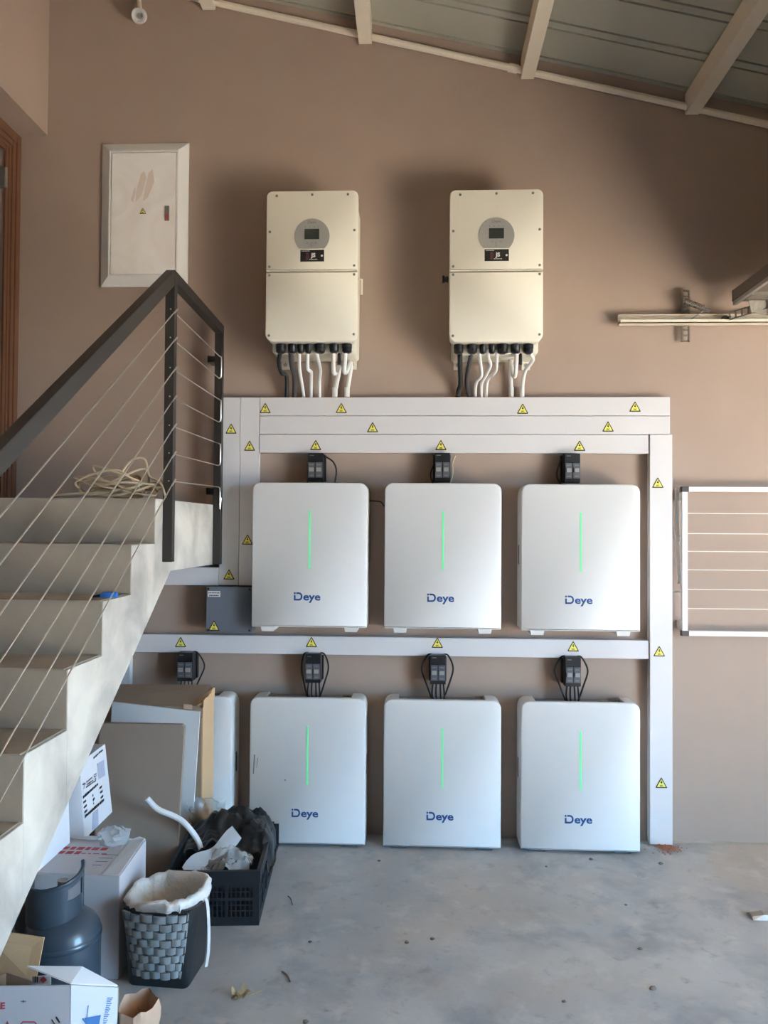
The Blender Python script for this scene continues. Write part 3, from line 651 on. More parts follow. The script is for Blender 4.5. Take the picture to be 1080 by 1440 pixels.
# hinge bracket with a roller that runs in the track
a0 = V((xd + .015, -.105, z0 + .03)); a1 = V((xd + .19, -.215, zd - .02)); g = G()
for k_ in range(8):
    p_ = a0.lerp(a1, k_ / 7); g.bar(p_ + V((0, 0, -.016)), p_ + V((0, 0, .016)), .007, .008, (0, 1, 0))
g.bar(a0 + V((0, 0, .018)), a1 + V((0, 0, .018)), .012, .006); g.bar(a0 - V((0, 0, .018)), a1 - V((0, 0, .018)), .012, .006)
g.sheet([(xd + .07, -.2, zd - .003), (xd + .17, -.2, zd - .003), (xd + .16, -.19, zd - .075), (xd + .09, -.19, zd - .06)], .004)
make('roller_bracket', g, M['zinc'], dr0, True, smooth=False)
g = G(); g.lathe([(.008, -.02), (.021, -.018), (.021, .0), (.008, .002)], (0, 0, 0), 14, 'y')
for v in g.bm.verts: v.co += V((xd + .015, -.055, z0 + .027))
g.tube([(xd + .015, -.11, z0 + .027), (xd + .015, -.05, z0 + .027)], .006, 8); make('roller', g, M['dgrey'], dr0, True)

# ------------------------------------------------------------------ boards and boxes under the stairs
def P3(*a, **k): return tuple(at(*a, **k))
# open shallow cardboard box standing on edge before the hidden battery
xr = -1.022; xl = -1.60; yf = -.45; yb = -.25; zt = .79
root = thing('cardboard_box', 'large brown cardboard box with torn top edge leaning on the hidden battery', 'box', ((xr + xl) / 2, (yf + yb) / 2, 0))
g = G(); g.box(xl, xr - .006, yf, yf + .006, .002, zt - .02); make('front_panel', g, M['card'], root, True, smooth=False)
g = G(); g.box(xr - .006, xr, yf + .0, yb, .002, zt + .0); make('side_panel', g, M['card2'], root, True, smooth=False)
g = G(); g.box(xl, xl + .006, yf + .006, yb, .002, zt); make('side_panel', g, M['card'], root, True, smooth=False)
g = G(); g.box(xl + .006, xr - .006, yb - .006, yb, .002, zt + .02); make('back_panel', g, M['card'], root, True, smooth=False)
g = G(); g.sheet([(xl, yf, zt - .02), (xr - .03, yf, zt - .03), (xr - .02, yb, zt + .035), (xl, yb, zt + .03)], .005); make('top_flap', g, M['card'], root, True, smooth=False)
random.seed(4); g = G(); ls = []
for i in range(13):
    t = i / 12; x = xl + (xr - xl) * t; z = zt - .025 - .02 * t + .008 * random.uniform(-1, 1)
    ls.append([(x, yf - .007, z - .035 - .015 * random.random()), (x, yf - .003, z + .004), (x, yf - .0005, z + .004), (x, yf - .0005, z - .03)])
g.loops(ls); make('torn_edge', g, M['card'], root, True, smooth=False)
g = G(); ls = []
for i in range(9):
    t = i / 8; y = yf + (yb - yf) * t; ls.append([(xr - .03, y, zt - .02 + .05 * t), (xr + .004, y, zt + .006 + .02 * t + .008 * random.uniform(-1, 1)), (xr + .001, y, zt - .03), ])
g.loops(ls); make('torn_edge', g, M['card2'], root, True, smooth=False)
g = G(); g.sheet([P3(258, 990, Y=yf - .0085), P3(270, 991, Y=yf - .0085), P3(270, 998, Y=yf - .0085), P3(258, 997, Y=yf - .0085)], .001); make('tape_patch', g, M['paper'], root, True, smooth=False)
# white foam sheet and brown board, both leaning back
Y = -.475
a, b, c_, e = at(158, 987, Y), at(281, 1001, Y), at(273, 1125, Y - .022), at(150, 1110, Y - .022)
c2, e2 = b + (c_ - b) * (b.z / (b.z - c_.z)), a + (e - a) * (a.z / (a.z - e.z)); e2.z = .04
g = G(); g.sheet([a, b, c2 + V((0, 0, .004)), e2], .012); tag(make('foam_sheet', g, M['foam'], world=True, smooth=False), 'thin white foam sheet leaning crookedly on the brown cardboard box', 'foam sheet')
yt = -.64; ybm = -.74
a, b = at(143, 1015, yt), at(258, 1017, yt)
xr2 = at(266, 1185, -.71).x
g = G(); top_ = [a, b, b + V((.012, 0, -.012)), V((b.x + .008, ybm, .004)), V((a.x + .02, ybm, .004))]
g.hexa(top_, [p + V((0, -.025, .0)) for p in top_]); tag(make('brown_board', g, M['cardin'], world=True, smooth=False, bevel=.003), 'plain grey-brown board leaning upright in front of the white foam sheet', 'board')

def carton(name, label, P, h, mats, rz_=0):
    """closed carton: P four footprint corners (ccw from front-left), z range h"""
    root = thing(name, label, 'box', (sum(p[0] for p in P) / 4, sum(p[1] for p in P) / 4, h[0]))
    g = G(); g.hexa([(x, y, h[0]) for x, y in P], [(x, y, h[1]) for x, y in P]); make('body', g, mats, root, True, smooth=False, bevel=.004)
    return root
# big white carton behind the gas cylinder
B = [(-1.405, -1.356), (-1.065, -1.356), (-1.085, -1.03), (-1.43, -1.03)]
big = carton('carton', 'big white carton with worn top standing right behind the gas cylinder', B, (.0, .368), M['carton2'])
g = G(); g.sheet([(-1.40, -1.35, .3685), (-1.14, -1.35, .3685), (-1.155, -1.08, .3685), (-1.42, -1.08, .3685)], .003); make('top_flap', g, M['carton2'], big, True, smooth=False)
g = G(); g.sheet([(-1.13, -1.35, .3685), (-1.07, -1.352, .3685), (-1.088, -1.04, .374), (-1.14, -1.04, .3685)], .003); make('top_flap', g, M['carton'], big, True, smooth=False)
g = G(); random.seed(3)
ls = []
for i in range(15):
    t = i / 14; x = -1.43 + .343 * t; ls.append([(x, -1.03, .368), (x, -1.032 - .01 * random.random(), .374 + .008 * random.random()), (x, -1.04 - .02 * random.random(), .372)])
g.loops(ls); make('torn_edge', g, M['carton'], big, True, smooth=False)
g = G(); z = .3722; random.seed(6)
for r_ in range(2):
    x = -1.38
    while x < -1.2:
        w = random.uniform(.012, .03)
        g.hexa([(x, -1.19 + r_ * .04, z), (x + w, -1.19 + r_ * .04, z), (x + w + .003, -1.165 + r_ * .04, z), (x + .003, -1.165 + r_ * .04, z)] if r_ or x < -1.3 else [(x, -1.185, z), (x + w, -1.185, z), (x + w, -1.178, z), (x, -1.178, z)], [(x, -1.19 + r_ * .04, z + .0003), (x + w, -1.19 + r_ * .04, z + .0003), (x + w + .003, -1.165 + r_ * .04, z + .0003), (x + .003, -1.165 + r_ * .04, z + .0003)] if r_ or x < -1.3 else [(x, -1.185, z + .0003), (x + w, -1.185, z + .0003), (x + w, -1.178, z + .0003), (x, -1.178, z + .0003)]); x += w + .008
make('red_print', g, M['red'], big, True, smooth=False)
g = G()
for i in range(4): g.hexa([(-1.2, -1.28 + i * .03, z), (-1.165 + .01 * i, -1.28 + i * .03, z), (-1.165 + .01 * i, -1.276 + i * .03, z), (-1.2, -1.276 + i * .03, z)], [(-1.2, -1.28 + i * .03, z + .0003), (-1.165 + .01 * i, -1.28 + i * .03, z + .0003), (-1.165 + .01 * i, -1.276 + i * .03, z + .0003), (-1.2, -1.276 + i * .03, z + .0003)])
make('print', g, M['mgrey'], big, True, smooth=False)
# stack under the stairs: hidden base carton, printed carton on it, second carton in front
carton('carton', 'plain carton low under the stairs carrying two white cartons', [(-1.86, -1.36), (-1.45, -1.36), (-1.45, -.72), (-1.86, -.72)], (0, .362), M['carton2'])
XC = -1.334
root = thing('carton', 'white carton with black printed lines, leaning under the stairs', 'box', (-1.5, -.93, .37))
pts = [at(158, 1148, X=XC), at(148, 1046, X=XC - .012), at(112, 1073, X=XC - .012), at(119, 1190, X=XC)]
pts[0].z = .372; pts[3].z = .366
g = G(); g.hexa(pts, [p + V((-.34, .0, .0)) for p in pts]); make('body', g, M['carton'], root, True, smooth=False, bevel=.003)
pu = (pts[3] - pts[0]); pv = (pts[1] - pts[0]); nrm = pv.cross(pu).normalized()
if nrm.x < 0: nrm = -nrm
def onbox(px, py):                              # print lands on the carton's own face
    d = cR * (px - 540) - cU * (py - 720) + cF * FOC; t = (pts[0] - CAM).dot(nrm) / d.dot(nrm); return CAM + d * t + nrm * .0012
def zb2(a, b): return onbox(90 + a * .1204, 1030 + b * .1204)
def stroke(g, a, b, w):
    A, B_ = zb2(*a), zb2(*b); dirv = (B_ - A).normalized(); s_ = nrm.cross(dirv) * w / 2
    g.hexa([A - s_, B_ - s_, B_ + s_, A + s_], [A - s_ + nrm * .0004, B_ - s_ + nrm * .0004, B_ + s_ + nrm * .0004, A + s_ + nrm * .0004])
def words(g, a, b, w, seed, gap=.3):
    random.seed(seed); a = V(a); b = V(b); L = (b - a).length; t = 0
    while t < L:
        s = random.uniform(6, 15); u0 = a.lerp(b, t / L); u1 = a.lerp(b, min(1, (t + s) / L)); stroke(g, u0, u1, w * random.uniform(.7, 1.1)); t += s + s * gap
g = G()
words(g, (342, 300), (398, 250), .008, 1); words(g, (405, 238), (450, 205), .008, 2)
words(g, (258, 582), (325, 525), .006, 3); words(g, (262, 610), (335, 560), .006, 4); words(g, (255, 640), (370, 560), .006, 5)
words(g, (218, 760), (395, 600), .012, 6, .45)
for a, b in (((222, 820), (255, 795)), ((228, 880), (262, 848)), ((235, 935), (268, 905)), ((410, 655), (440, 628)), ((418, 705), (448, 680)), ((425, 765), (455, 738)), ((335, 795), (352, 765)), ((338, 835), (345, 822)), ((330, 740), (338, 730))): words(g, a, b, .010, hash(a) % 99, .2)
words(g, (240, 985), (465, 785), .013, 8, .45)
# glass and umbrella handling marks
for A, B_ in (((345, 500), (350, 520)), ((350, 520), (370, 508)), ((370, 508), (372, 478)), ((345, 500), (372, 478)), ((360, 515), (364, 545)), ((355, 552), (374, 540))): stroke(g, A, B_, .003)
for A, B_ in (((212, 612), (222, 596)), ((222, 596), (240, 592)), ((240, 592), (248, 604)), ((212, 612), (248, 604)), ((230, 605), (232, 650)), ((232, 650), (224, 655))): stroke(g, A, B_, .003)
make('print', g, M['ink'], root, True, smooth=False)
def patch(g, q): q = [zb2(*p) for p in q]; g.hexa(q, [p + nrm * .0003 for p in q])
g = G(); patch(g, [(330, 940), (395, 885), (400, 1085), (325, 1145)]); patch(g, [(382, 368), (462, 318), (478, 500), (402, 550)]); make('label_patch', g, M['gprint'], root, True, smooth=False)
X2 = -1.372
p2 = [at(106, 1180, X=X2), at(118, 1105, X=X2 - .01), at(72, 1150, X=X2 - .01), at(58, 1235, X=X2)]
p2[0].z = max(p2[0].z, .37)
root = thing('carton', 'plain white carton nearest the stair slab, left of the printed carton', 'box', (-1.55, -1.2, .367))
lowz = .367
q2 = [V((X2, -1.085, lowz)), V((X2 - .015, -1.075, .60)), V((X2 - .015, -1.35, .60)), V((X2, -1.355, lowz))]
g = G(); g.hexa(q2, [p + V((-.34, 0, 0)) for p in q2]); make('body', g, M['carton'], root, True, smooth=False, bevel=.003)

# clear plastic on top of the big carton
def crumple(nx, ny, fn, name, m, label=None, cat=None, t=0):
    g = G(); vs = [[g.bm.verts.new(fn(i / nx, j / ny)) for j in range(ny + 1)] for i in range(nx + 1)]
    for i in range(nx):
        for j in range(ny): g.face([vs[i][j], vs[i + 1][j], vs[i + 1][j + 1], vs[i][j + 1]])
    if t: bmesh.ops.solidify(g.bm, geom=g.bm.faces[:], thickness=t)
    o = make(name, g, m, world=True, smooth=True, ang=50)
    if label: tag(o, label, cat)
    return o
def lump(c, sx, sy, sz, seed, amp=.35, fr=3.0, n=3):
    g = G(); r = bmesh.ops.create_icosphere(g.bm, subdivisions=n, radius=1)
    for v in g.bm.verts:
        k = 1 + amp * noise.noise(v.co * fr + V((seed, seed * 2.3, 0))) + amp * .5 * abs(noise.noise(v.co * fr * 2.3 + V((0, seed, 5))))
        v.co = V((c[0] + v.co.x * sx * k, c[1] + v.co.y * sy * k, max(c[2] + v.co.z * sz * k, c[3] if len(c) > 3 else -9)))
    return g
p = at(163, 1172, Y=-1.07)
tag(make('clear_bag', lump((p.x, -1.09, .40, .375), .06, .04, .045, 3), M['film'], world=True), 'small crumpled clear plastic bag on the big carton top', 'plastic bag')

# ------------------------------------------------------------------ gas cylinder
cx, cy = -1.195, -1.525; r = .125
root = thing('gas_cylinder', 'dark blue-grey gas cylinder with a handle collar between the cartons', 'gas cylinder', (cx, cy, 0))
pr = [(.095, .0), (.1, .025), (.118, .035)] + [(r, .05), (r, .25)] + [(r * math.cos(R(t)), .25 + .085 * math.sin(R(t))) for t in (15, 30, 45, 60, 75)] + [(.02, .336)]
g = G(); g.lathe(pr, (0, 0, 0), 36); make('tank', g, M['gas'], root)
g = G(); g.lathe([(.016, .33), (.018, .36), (.012, .37), (.012, .40), (.017, .405), (.017, .43)], (0, 0, 0), 14); make('valve', g, M['steel'], root)
g = G(); rc = .086; N = 36; th0, th1 = 165, 395; q = []
def ztop(t): return .43 + .045 * max(0, (t - 260) / 135) ** 1.5
win = (322, 368)
def wallseg(ta, tb, za_, zb_):
    ls = []
    for k in range(7):
        t = ta + (tb - ta) * k / 6; c_, s_ = math.cos(R(t)) - .3, math.sin(R(t)); za1 = za_(t) if callable(za_) else za_; zb1 = zb_(t) if callable(zb_) else zb_
        ls.append([(rc * c_, rc * s_, za1), ((rc + .004) * c_, (rc + .004) * s_, za1), ((rc + .004) * c_, (rc + .004) * s_, zb1), (rc * c_, rc * s_, zb1)])
    g.loops(ls)
for k in range(6): wallseg(th0 + (win[0] - th0) * k / 6, th0 + (win[0] - th0) * (k + 1) / 6, .305, ztop)
wallseg(win[1], th1, .305, ztop); wallseg(*win, .305, .385); wallseg(*win, lambda t: ztop(t) - .022, ztop)
g.tube([((rc + .002) * (math.cos(R(t)) - .3), (rc + .002) * math.sin(R(t)), ztop(t)) for t in range(th0, th1 + 1, 6)], .007, 8)
g.tube([((rc + .002) * (math.cos(R(th1)) - .3), (rc + .002) * math.sin(R(th1)), z) for z in (.30, .36, .42, ztop(th1))], .006, 8)
make('handle_collar', g, M['gas'], root)
g = G(); g.lathe([(r + .0005, .236), (r + .003, .24), (r + .003, .25), (r + .0005, .254)], (0, 0, 0), 36, cap0=False, cap1=False); make('weld_seam', g, M['gas'], root)

# ------------------------------------------------------------------ waste bin with liner
cx, cy = -.905, -1.30
root = thing('waste_bin', 'black waste bin with grey woven front and white bag over its rim', 'bin', (cx, cy, 0), R(-4))
def rect(w, d, z, rd=.05, n=6): return [(x, y, z) for x, y in rrect(-w / 2, w / 2, -d / 2, d / 2, rd, n)]
g = G(); g.loops([rect(.215, .18, 0, .02), rect(.225, .19, .006, .025), rect(.25, .215, .15, .04), rect(.275, .24, .285, .07), rect(.268, .233, .285, .07), rect(.218, .18, .012, .03)]); make('bin_body', g, M['bin'], root)
g = G(); pts = rect(.277, .242, .283, .07); g.tube([V(p) for p in pts], .006, 6, True); make('rim', g, M['bin'], root)
# woven strips: each a curved pillow that stands proud of the front
def wp(u, z):                                   # bulging front surface
    w = .088 + .034 * (z / .28); a = R(-90 + u * 78); bul = .052 + .012 * z / .28
    yb_ = -(.092 + .028 * z / .285); return V((.0 + w * math.sin(R(u * 78)) / .98, yb_ + .016 - bul * math.cos(R(u * 78)) * .62, z))
for i in range(8):
    for j in range(8):
        z = .04 + i * .0295; u = -1 + (j - (.5 if i % 2 else 0)) * .29; u1 = u + .272; u = max(u, -1); u1 = min(u1, 1)
        if u1 - u < .05 or z > .27: continue
        g = G(); ls = []
        for k in range(4):
            uu = u + (u1 - u) * k / 3; o = .004 if k in (1, 2) else .0; zz = z + .004 * (1 if j % 2 else 0)
            a = wp(uu, zz); b = wp(uu, zz + .0262); d_ = V((a.x, a.y - .0 - .1, 0)).normalized()
            ls.append([a - d_ * .006, b - d_ * .006, b + d_ * (o + .001), a + d_ * (o + .001)])
        g.loops(ls); make('woven_strip', g, M['weave'], root, ang=60)
g = G(); g.loops([[wp(-1 + k / 6, z) + V((0, .004, 0)) for k in range(13)] + [V((.09, -.06, z)), V((-.09, -.06, z))] for z in (.04, .12, .2, .28)]); make('woven_backing', g, M['bin'], root)
# liner folded over the rim
g = G(); random.seed(2); ls = []; n = 56
for (w, d, z, amp) in ((.284, .252, .266, .016), (.296, .264, .282, .014), (.296, .266, .302, .016), (.278, .246, .313, .014), (.256, .224, .312, .012), (.238, .205, .292, .018), (.228, .195, .25, .02), (.22, .185, .17, .016), (.19, .16, .08, .01)):
    base = rect(w, d, z, min(w, d) * .42, 13)[:n]; l = []
    for k_, p in enumerate(base):
        a = math.atan2(p[1], p[0]); q = noise.noise(V((math.cos(a) * 9, math.sin(a) * 9, z * 20))); f_ = 1 + amp / .13 * q
        tilt = .0 if z < .25 else .012 * (p[0] / .14)
        l.append((p[0] * f_, p[1] * f_, z + amp * .8 * noise.noise(V((a * 5, z * 9, 3))) + tilt))
    ls.append(l)
g.loops(ls, False, True); make('liner_bag', g, M['liner'], root, ang=80)
g = G(); rib = smoothpath([(.135, -.03, .30), (.158, -.035, .285), (.168, -.04, .2), (.17, -.045, .12), (.163, -.05, .06)], 5)
ls = [[p + V((-.004, -.004, 0)), p + V((.004, .004, 0)), p + V((.005, .002, 0)), p + V((-.003, -.006, 0))] for p in rib]; g.loops(ls); make('drawstring', g, M['liner'], root)

# ------------------------------------------------------------------ black crate with bags
cr = thing('plastic_crate', 'black slatted plastic crate full of plastic bags', 'crate', (-.85, -.71, 0), R(4.5))
w, d, h = .19, .26, .222
g = G(); g.box(-w, w, -d, d, .0, .012); make('base', g, M['crate'], cr, smooth=False)
for s in (-1, 1):
    for t in (-1, 1): g = G(); g.box(s * w - .02 * (s > 0), s * w + .02 * (s < 0), t * d - .02 * (t > 0), t * d + .02 * (t < 0), .012, h - .03); make('corner_post', g, M['crate'], cr, smooth=False)
g = G(); t_ = .012
for (a0, a1, b0, b1) in ((-w - .004, w + .004, -d - .004, -d + t_), (-w - .004, w + .004, d - t_, d + .004), (-w - .004, -w + t_, -d + t_, d - t_), (w - t_, w + .004, -d + t_, d - t_)): g.box(a0, a1, b0, b1, h - .048, h)
make('rim', g, M['crate'], cr, smooth=False)
def lattice(L, n):                              # slatted wall: heavy frame, windows of thin slats
    g = G(); e = .006
    for z0_, z1_ in ((.012, .035), (.10, .112)): g.box(-L, L, -e, e, z0_, z1_)
    g.box(-L, L, -e, e, h - .062, h - .046)
    k = 2 * L / n
    for i in range(n + 1): x = -L + i * k; g.box(x - .007, x + .007, -e - .002, e, .03, h - .046)
    for i in range(n):
        for j in range(1, 6): x = -L + (i + j / 6) * k; g.box(x - .0028, x + .0028, -e * .6, e * .6, .03, h - .05)
    for z in (.055, .078, .132, .152): g.box(-L, L, -e * .5, e * .5, z, z + .005)
    return g
for s in (-1, 1):
    o = make('side_lattice', lattice(w - .02, 3), M['crate'], cr, smooth=False); o.location = (0, s * (d - .007), 0)
    o = make('side_lattice', lattice(d - .02, 4), M['crate'], cr, smooth=False); o.location = (s * (w - .007), 0, 0); o.rotation_euler = (0, 0, R(90))
# contents (rotated with the crate in plan)
rot = Matrix.Rotation(R(4.5), 3, 'Z')
def cw(x, y, z): p = rot @ V((x, y, 0)); return V((p.x - .85, p.y - .71, z))
def bagf(u, v):
    x = -.165 + .40 * u; y = -.06 + .305 * v; n1 = noise.noise(V((x * 9, y * 9, 2))); n2 = abs(noise.noise(V((x * 19, y * 15, 7)))); n3 = abs(noise.noise(V((x * 42, y * 36, 1))))
    z = .20 + .10 * math.exp(-((x - .07) ** 2 + (y - .17) ** 2) / .012) + .06 * math.exp(-((x + .06) ** 2 + (y - .1) ** 2) / .006) + .05 * n1 + .034 * n2 + .014 * n3 + .012
    if x > .176: 
        t = (x - .176) / .06; z = z * (1 - t) + .0 ; z = max(.13 - .03 * n2, z * .9); x = .2 + .012 * n1 + .02 * t
    else: z = max(z, .14)
    if v > .95: z = max(.22, z - .03)
    if x > -.15 and x < .18 and v < .05: z = .12
    return tuple(cw(x, y, z))
crumple(46, 40, bagf, 'black_bag', M['bag'], 'crumpled black plastic bag bulging over the crate side', 'plastic bag')
def clrf(u, v):
    x = -.13 + .27 * u; y = -.235 + .18 * v; n1 = noise.noise(V((x * 14, y * 14, 12))); n2 = abs(noise.noise(V((x * 30, y * 30, 4))))
    return tuple(cw(x, y, max(.1, .17 + .085 * math.exp(-((x - .05) ** 2 + (y + .14) ** 2) / .007) + .04 * n1 + .04 * n2 - .1 * max(0, abs(u - .5) - .42))))
crumple(26, 22, clrf, 'clear_bag', M['film'], 'crumpled clear plastic bag in the front of the black crate', 'plastic bag')
a, b = at(262, 1228, Y=-.93), at(333, 1172, Y=-.72); sd = (b - a).normalized().cross(V((0, -1, .4))).normalized() * .03
g = G(); ls = []
for i in range(11):
    t = i / 10; p = a.lerp(b, t) + V((0, 0, .01 * math.sin(t * 7))); wv = sd * (1.0 + .25 * math.sin(t * 9)); n_ = V((0, -.003, .002)); ls.append([p + wv, p + wv * .3 + n_ * 2, p - wv * .4 + n_, p - wv, p - wv - n_, p + wv - n_])
g.loops(ls); tag(make('plastic_strip', g, M['film2'], world=True), 'folded milky plastic strip sticking up from the black crate', 'plastic strip')
g = G(); g.tube(smoothpath([at(207, 1123, -.80), at(222, 1138, -.79), at(245, 1148, -.77), at(262, 1160, -.76), at(280, 1186, -.75), at(290, 1225, -.74)]), .0125, 10)
tag(make('white_hose', g, M['white2'], world=True), 'short bent white hose sticking out of the crate before the brown board', 'hose')
def wrapf(u, v):
    p = at(266 + 54 * u, 1118 + 62 * v, Y=-.47 - .02 * v + .03 * u); n1 = noise.noise(V((u * 3, v * 3, 2))); n2 = abs(noise.noise(V((u * 7, v * 6, 8))))
    return (p.x + .01 * n1, -.49 - .05 * v + .035 * n2 + .02 * n1, p.z + .015 * n1)
crumple(16, 16, wrapf, 'plastic_wrap', M['film'], 'piece of clear plastic wrap between crate and cardboard box', 'plastic wrap')

# ------------------------------------------------------------------ open carton at the lower left, paper bag
A = V((-.953, -1.99, .36)); Bc = at(165, 1388, Z=.312); Lc = at(-40, 1386, Z=.372); C2 = V((-1.13, -1.74, .2)); L2 = V((-1.27, -1.74, .24))
root = thing('open_carton', 'open white carton with red and blue print and a raised brown flap', 'box', (-1.08, -1.87, 0))
def wall_(a, b, name, m, t=.005): g = G(); g.sheet([V((a.x, a.y, .002)), V((b.x, b.y, .002)), b, a], t); return make(name, g, M[m], root, True, smooth=False)
fr = wall_(Lc, A, 'front_panel', 'carton2'); rt = wall_(A, Bc, 'side_panel', 'carton'); wall_(Bc, C2, 'back_panel', 'card'); wall_(C2, L2, 'back_panel', 'card'); wall_(L2, Lc, 'side_panel', 'card')
g = G(); g.poly([(p.x, p.y, .004) for p in (Lc, A, Bc, C2, L2)]); make('bottom_panel', g, M['card'], root, True, smooth=False)
f1 = at(115, 1361, Y=-1.93); f2 = at(38, 1360, Y=-1.97)
g = G(); g.sheet([A + V((0, 0, .001)), Bc + V((0, 0, .001)), f1, f2], .004); make('side_flap', g, M['carton'], root, True, smooth=False)
b1 = at(63, 1318, Y=-1.70); b2 = at(-30, 1304, Y=-1.72); b3 = at(50, 1386, Y=-1.735); b4 = at(-30, 1386, Y=-1.735)
g = G(); g.sheet([b4, b3, b1, b2], .005); make('back_flap', g, M['card2'], root, True, smooth=False)
# inside: folded white piece with a red mark
t0, t1, t2, t3 = [at(x, y, Y=-1.80) for x, y in ((46, 1384), (72, 1384), (72, 1371), (46, 1373))]
g = G(); g.sheet([t0, t1, t2, t3], .003); ip = make('inner_piece', g, M['carton'], root, True, smooth=False)
g = G(); c0 = at(61, 1377.5, Y=-1.8045); g.flat([(c0.x - .011, c0.z - .001), (c0.x, c0.z - .011), (c0.x + .011, c0.z - .001), (c0.x, c0.z + .011)], c0.y); g.mi(1)
for dx in (-.026, -.02): g.flat([(c0.x + dx, c0.z - .009), (c0.x + dx + .003, c0.z - .009), (c0.x + dx + .003, c0.z + .009), (c0.x + dx, c0.z + .009)], c0.y)
make('red_mark', g, [M['red'], M['ink']], ip, True, smooth=False)
fn = (V((A.x, A.y, 0)) - V((Lc.x, Lc.y, 0))).normalized(); nf = V((fn.y, -fn.x, 0)); up_ = V((0, 0, 1))
MF = lambda px, py: (lambda d: CAM + d * ((A - CAM).dot(nf) / d.dot(nf)))(cR * (px - 540) - cU * (py - 720) + cF * FOC) + nf * .0065
def frame_m(p, ex, ez, n_): return Matrix(((ex.x, ez.x, n_.x, p.x), (ex.y, ez.y, n_.y, p.y), (ex.z, ez.z, n_.z, p.z), (0, 0, 0, 1)))
def pstroke(g, a, b, w, n_):
    dv = (b - a).normalized(); s_ = n_.cross(dv) * w / 2; g.hexa([a - s_, b - s_, b + s_, a + s_], [a - s_ + n_ * .0004, b - s_ + n_ * .0004, b + s_ + n_ * .0004, a + s_ + n_ * .0004])
g = G(); g.text('LE', .024, frame_m(MF(2, 1413), fn, up_, nf) @ Matrix.Shear('XY', 4, (.25, 0)), .0008)
def loopst(g, pts, w): 
    pts = [MF(*p) for p in pts]
    for a, b in zip(pts, pts[1:] + pts[:1]): pstroke(g, a, b, w, nf)
loopst(g, [(33, 1435), (50, 1435), (52, 1438), (52, 1450), (31, 1450), (31, 1438)], .003)
for a, b in (((37, 1439), (37, 1446)), ((42, 1439), (45, 1446)), ((46, 1439), (46, 1446))): pstroke(g, MF(*a), MF(*b), .003, nf)
aa = [MF(8, 1441), MF(15, 1441), MF(11.5, 1433)]; g.hexa(aa, [p + nf * .0004 for p in aa]); pstroke(g, MF(11.5, 1440), MF(11.5, 1452), .004, nf); pstroke(g, MF(16, 1440), MF(22, 1440), .006, nf)
make('red_print', g, M['red'], fr, True, smooth=False)
g = G()
for a, b in (((74, 1432), (79, 1440)), ((80, 1428), (85, 1436)), ((30, 1406), (38, 1406)), ((34, 1404), (34, 1408))): pstroke(g, MF(*a), MF(*b), .003 if a[0] > 60 else .001, nf)
make('black_print', g, M['ink'], fr, True, smooth=False)
fs = (V((Bc.x, Bc.y, 0)) - V((A.x, A.y, 0))).normalized(); ns = V((fs.y, -fs.x, 0))
MS = lambda px, py: (lambda d: CAM + d * ((A - CAM).dot(ns) / d.dot(ns)))(cR * (px - 540) - cU * (py - 720) + cF * FOC) + ns * .0065
g = G(); q = [MS(118, 1430), MS(141, 1425.5), MS(137, 1448), MS(122, 1448)]; g.hexa(q, [p + ns * .0004 for p in q]); q = [MS(114, 1431), MS(117, 1430), MS(120, 1438)]; g.hexa(q, [p + ns * .0004 for p in q])
for i in range(17): pstroke(g, MS(150 - i * .45, 1402 + i * 2.6), MS(158 - i * .6 - (i % 3), 1401.6 + i * 2.6), .0022, ns)
pstroke(g, MS(123.5, 1412), MS(121, 1432), .002, ns)
make('blue_print', g, M['bprint'], rt, True, smooth=False)
# crumpled brown paper bag
def pb(u, v):
    a = u * 2 * math.pi; r1 = 1 + .25 * noise.noise(V((math.cos(a) * 2, math.sin(a) * 2, v * 3))); z = .002 + .235 * v + (.02 * noise.noise(V((a * 2, 3, v))) if v > .5 else 0)
    k = .8 + .25 * v; return (-.79 + .05 * r1 * k * math.cos(a) - .02 * v, -1.86 + .06 * r1 * k * math.sin(a), max(z, .002))
g = G(); ls = []
for j in range(9): ls.append([pb(i / 18, j / 8) for i in range(18)])
g.loops(ls, True, False); tag(make('paper_bag', g, M['paper'], world=True, ang=25), 'crumpled brown paper bag beside the open carton', 'paper bag')

# ------------------------------------------------------------------ small things on the floor
random.seed(11)
def pebble(px, py, s, label):
    p = at(px, py, Z=0); g = lump((p.x, p.y, s * .3, .0005), s, s * .8, s * .5, px * .37, .4, 1.5, 2)
    tag(make('pebble', g, M['stone'], world=True, ang=60), label, 'pebble', 'pebbles on the floor')
for x, y, s, l in ((831, 1209, .010, 'pebble just in front of the right end floor battery'), (929, 1215, .011, 'dark pebble below the tall vertical trunking'), (880, 1273, .006, 'small pebble on the open floor at right, middle distance'), (918, 1391, .012, 'pebble on the floor near the lower right'), (572, 1326, .009, 'pebble on the floor at centre, left of its twin'), (608, 1321, .009, 'pebble on the floor at centre, right of its twin'), (436, 1325, .007, 'tiny pebble on the floor to the right of the crate'), (768, 1219, .006, 'tiny pebble before the gap of the two right floor batteries'), (900, 1335, .008, 'pebble alone on the floor at right'), (533, 1211, .008, 'pebble near the middle floor battery corner'), (430, 1438, .010, 'pebble at the bottom edge of the picture'), (793, 1409, .007, 'pebble on the floor toward the bottom, right of centre')): pebble(x, y, s, l)
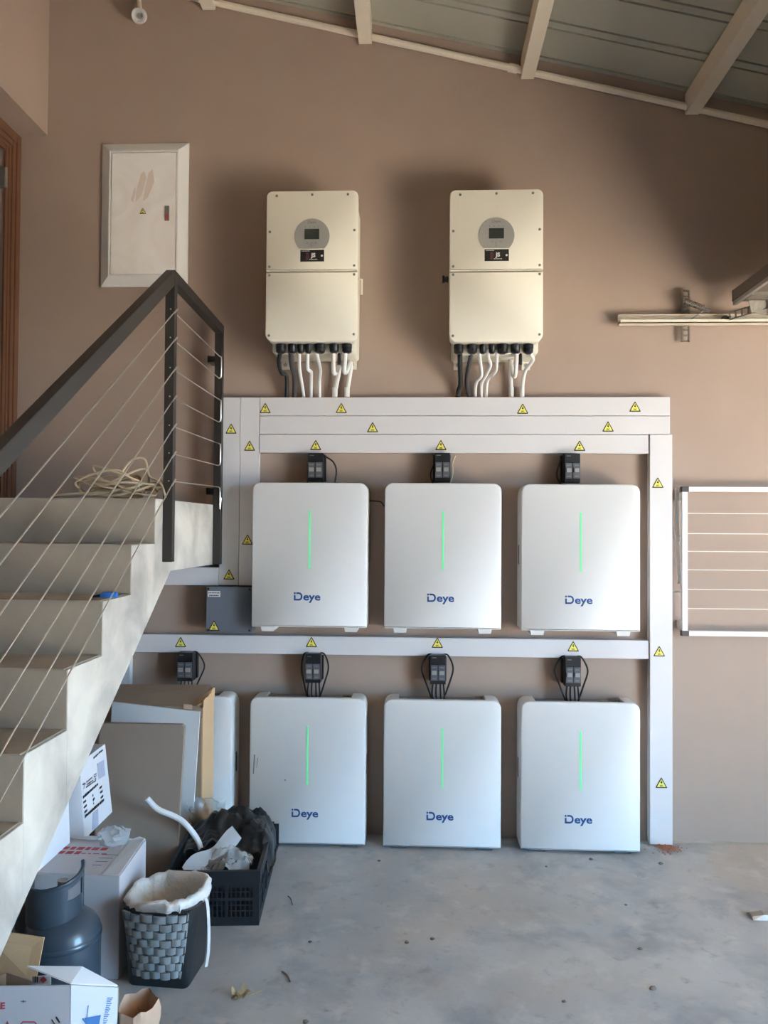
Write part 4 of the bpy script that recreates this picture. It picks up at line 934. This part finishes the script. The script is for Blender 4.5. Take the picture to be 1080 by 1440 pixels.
for l, pts in (('short dark twig right of the black crate', [(405, 1260), (409, 1264), (411, 1272)]), ('bent dark twig on the floor right of the bin', [(397, 1366), (404, 1371), (408, 1380)])):
    g = G(); g.tube(smoothpath([at(x, y, Z=.004) for x, y in pts]), .0025, 6); tag(make('twig', g, M['stone'], world=True), l, 'twig')
p = at(334, 1403, Z=0); root = thing('dry_leaf', 'curled dry leaf with stalk on the floor before the bin', 'leaf', tuple(p))
for k_, (ang_, L) in enumerate(((70, .05), (140, .035), (10, .045), (250, .04), (310, .03))):
    g = G(); ls = []; a = R(ang_)
    for i in range(7):
        t = i / 6; wv = .010 * math.sin(math.pi * min(1, t * .95 + .04)); c_ = V((math.cos(a) * L * t, math.sin(a) * L * t, .004 + .02 * t * t + .006 * math.sin(t * 8 + k_))); s_ = V((-math.sin(a), math.cos(a), .4)) * wv
        ls.append([c_ - s_, c_ + V((0, 0, -.003)), c_ + s_, c_ + V((0, 0, -.002))])
    g.loops(ls); make('blade', g, M['leaf'], root)
g = G(); g.tube(smoothpath([(.02, 0, .006), (.05, .01, .008), (.08, .03, .012)]), .0018, 6); make('stalk', g, M['leaf'], root)
p = at(1072, 1290, Z=0); g = G(); g.loops([[(p.x + x, p.y + y, z) for y, z in ((-.03, .001), (-.02, .02 * k_), (.01, .026 * k_), (.035, .001))] for x, k_ in ((-.05, .6), (0, 1), (.06, .8), (.12, .9))])
tag(make('metal_offcut', g, M['steel'], world=True, smooth=False), 'bent shiny metal offcut on the floor at the right edge', 'metal scrap')
random.seed(5); g = G(); c0 = at(935, 1194, Z=0)
for i in range(260):
    a = random.random() * 6.28; r_ = abs(random.gauss(0, .5)); x = c0.x + .01 + .09 * r_ * math.cos(a); y = min(c0.y + .075 * r_ * math.sin(a), -.012) ; s = random.uniform(.0022, .006); z = max(0, .014 * (1 - r_))
    v = [g.bm.verts.new((x + s * dx, y + s * dy, z + s * dz)) for dx, dy, dz in ((-1, -.6, 0), (1, -.7, 0), (.1, 1, 0), (.1, -.1, 1.2))]
    for f_ in ((0, 1, 3), (1, 2, 3), (2, 0, 3), (0, 2, 1)): g.face([v[k_] for k_ in f_])
tag(make('brick_rubble', g, M['brick'], world=True, smooth=False), 'small heap of reddish brick crumbs at the foot of the tall trunking', 'rubble', kind='stuff')
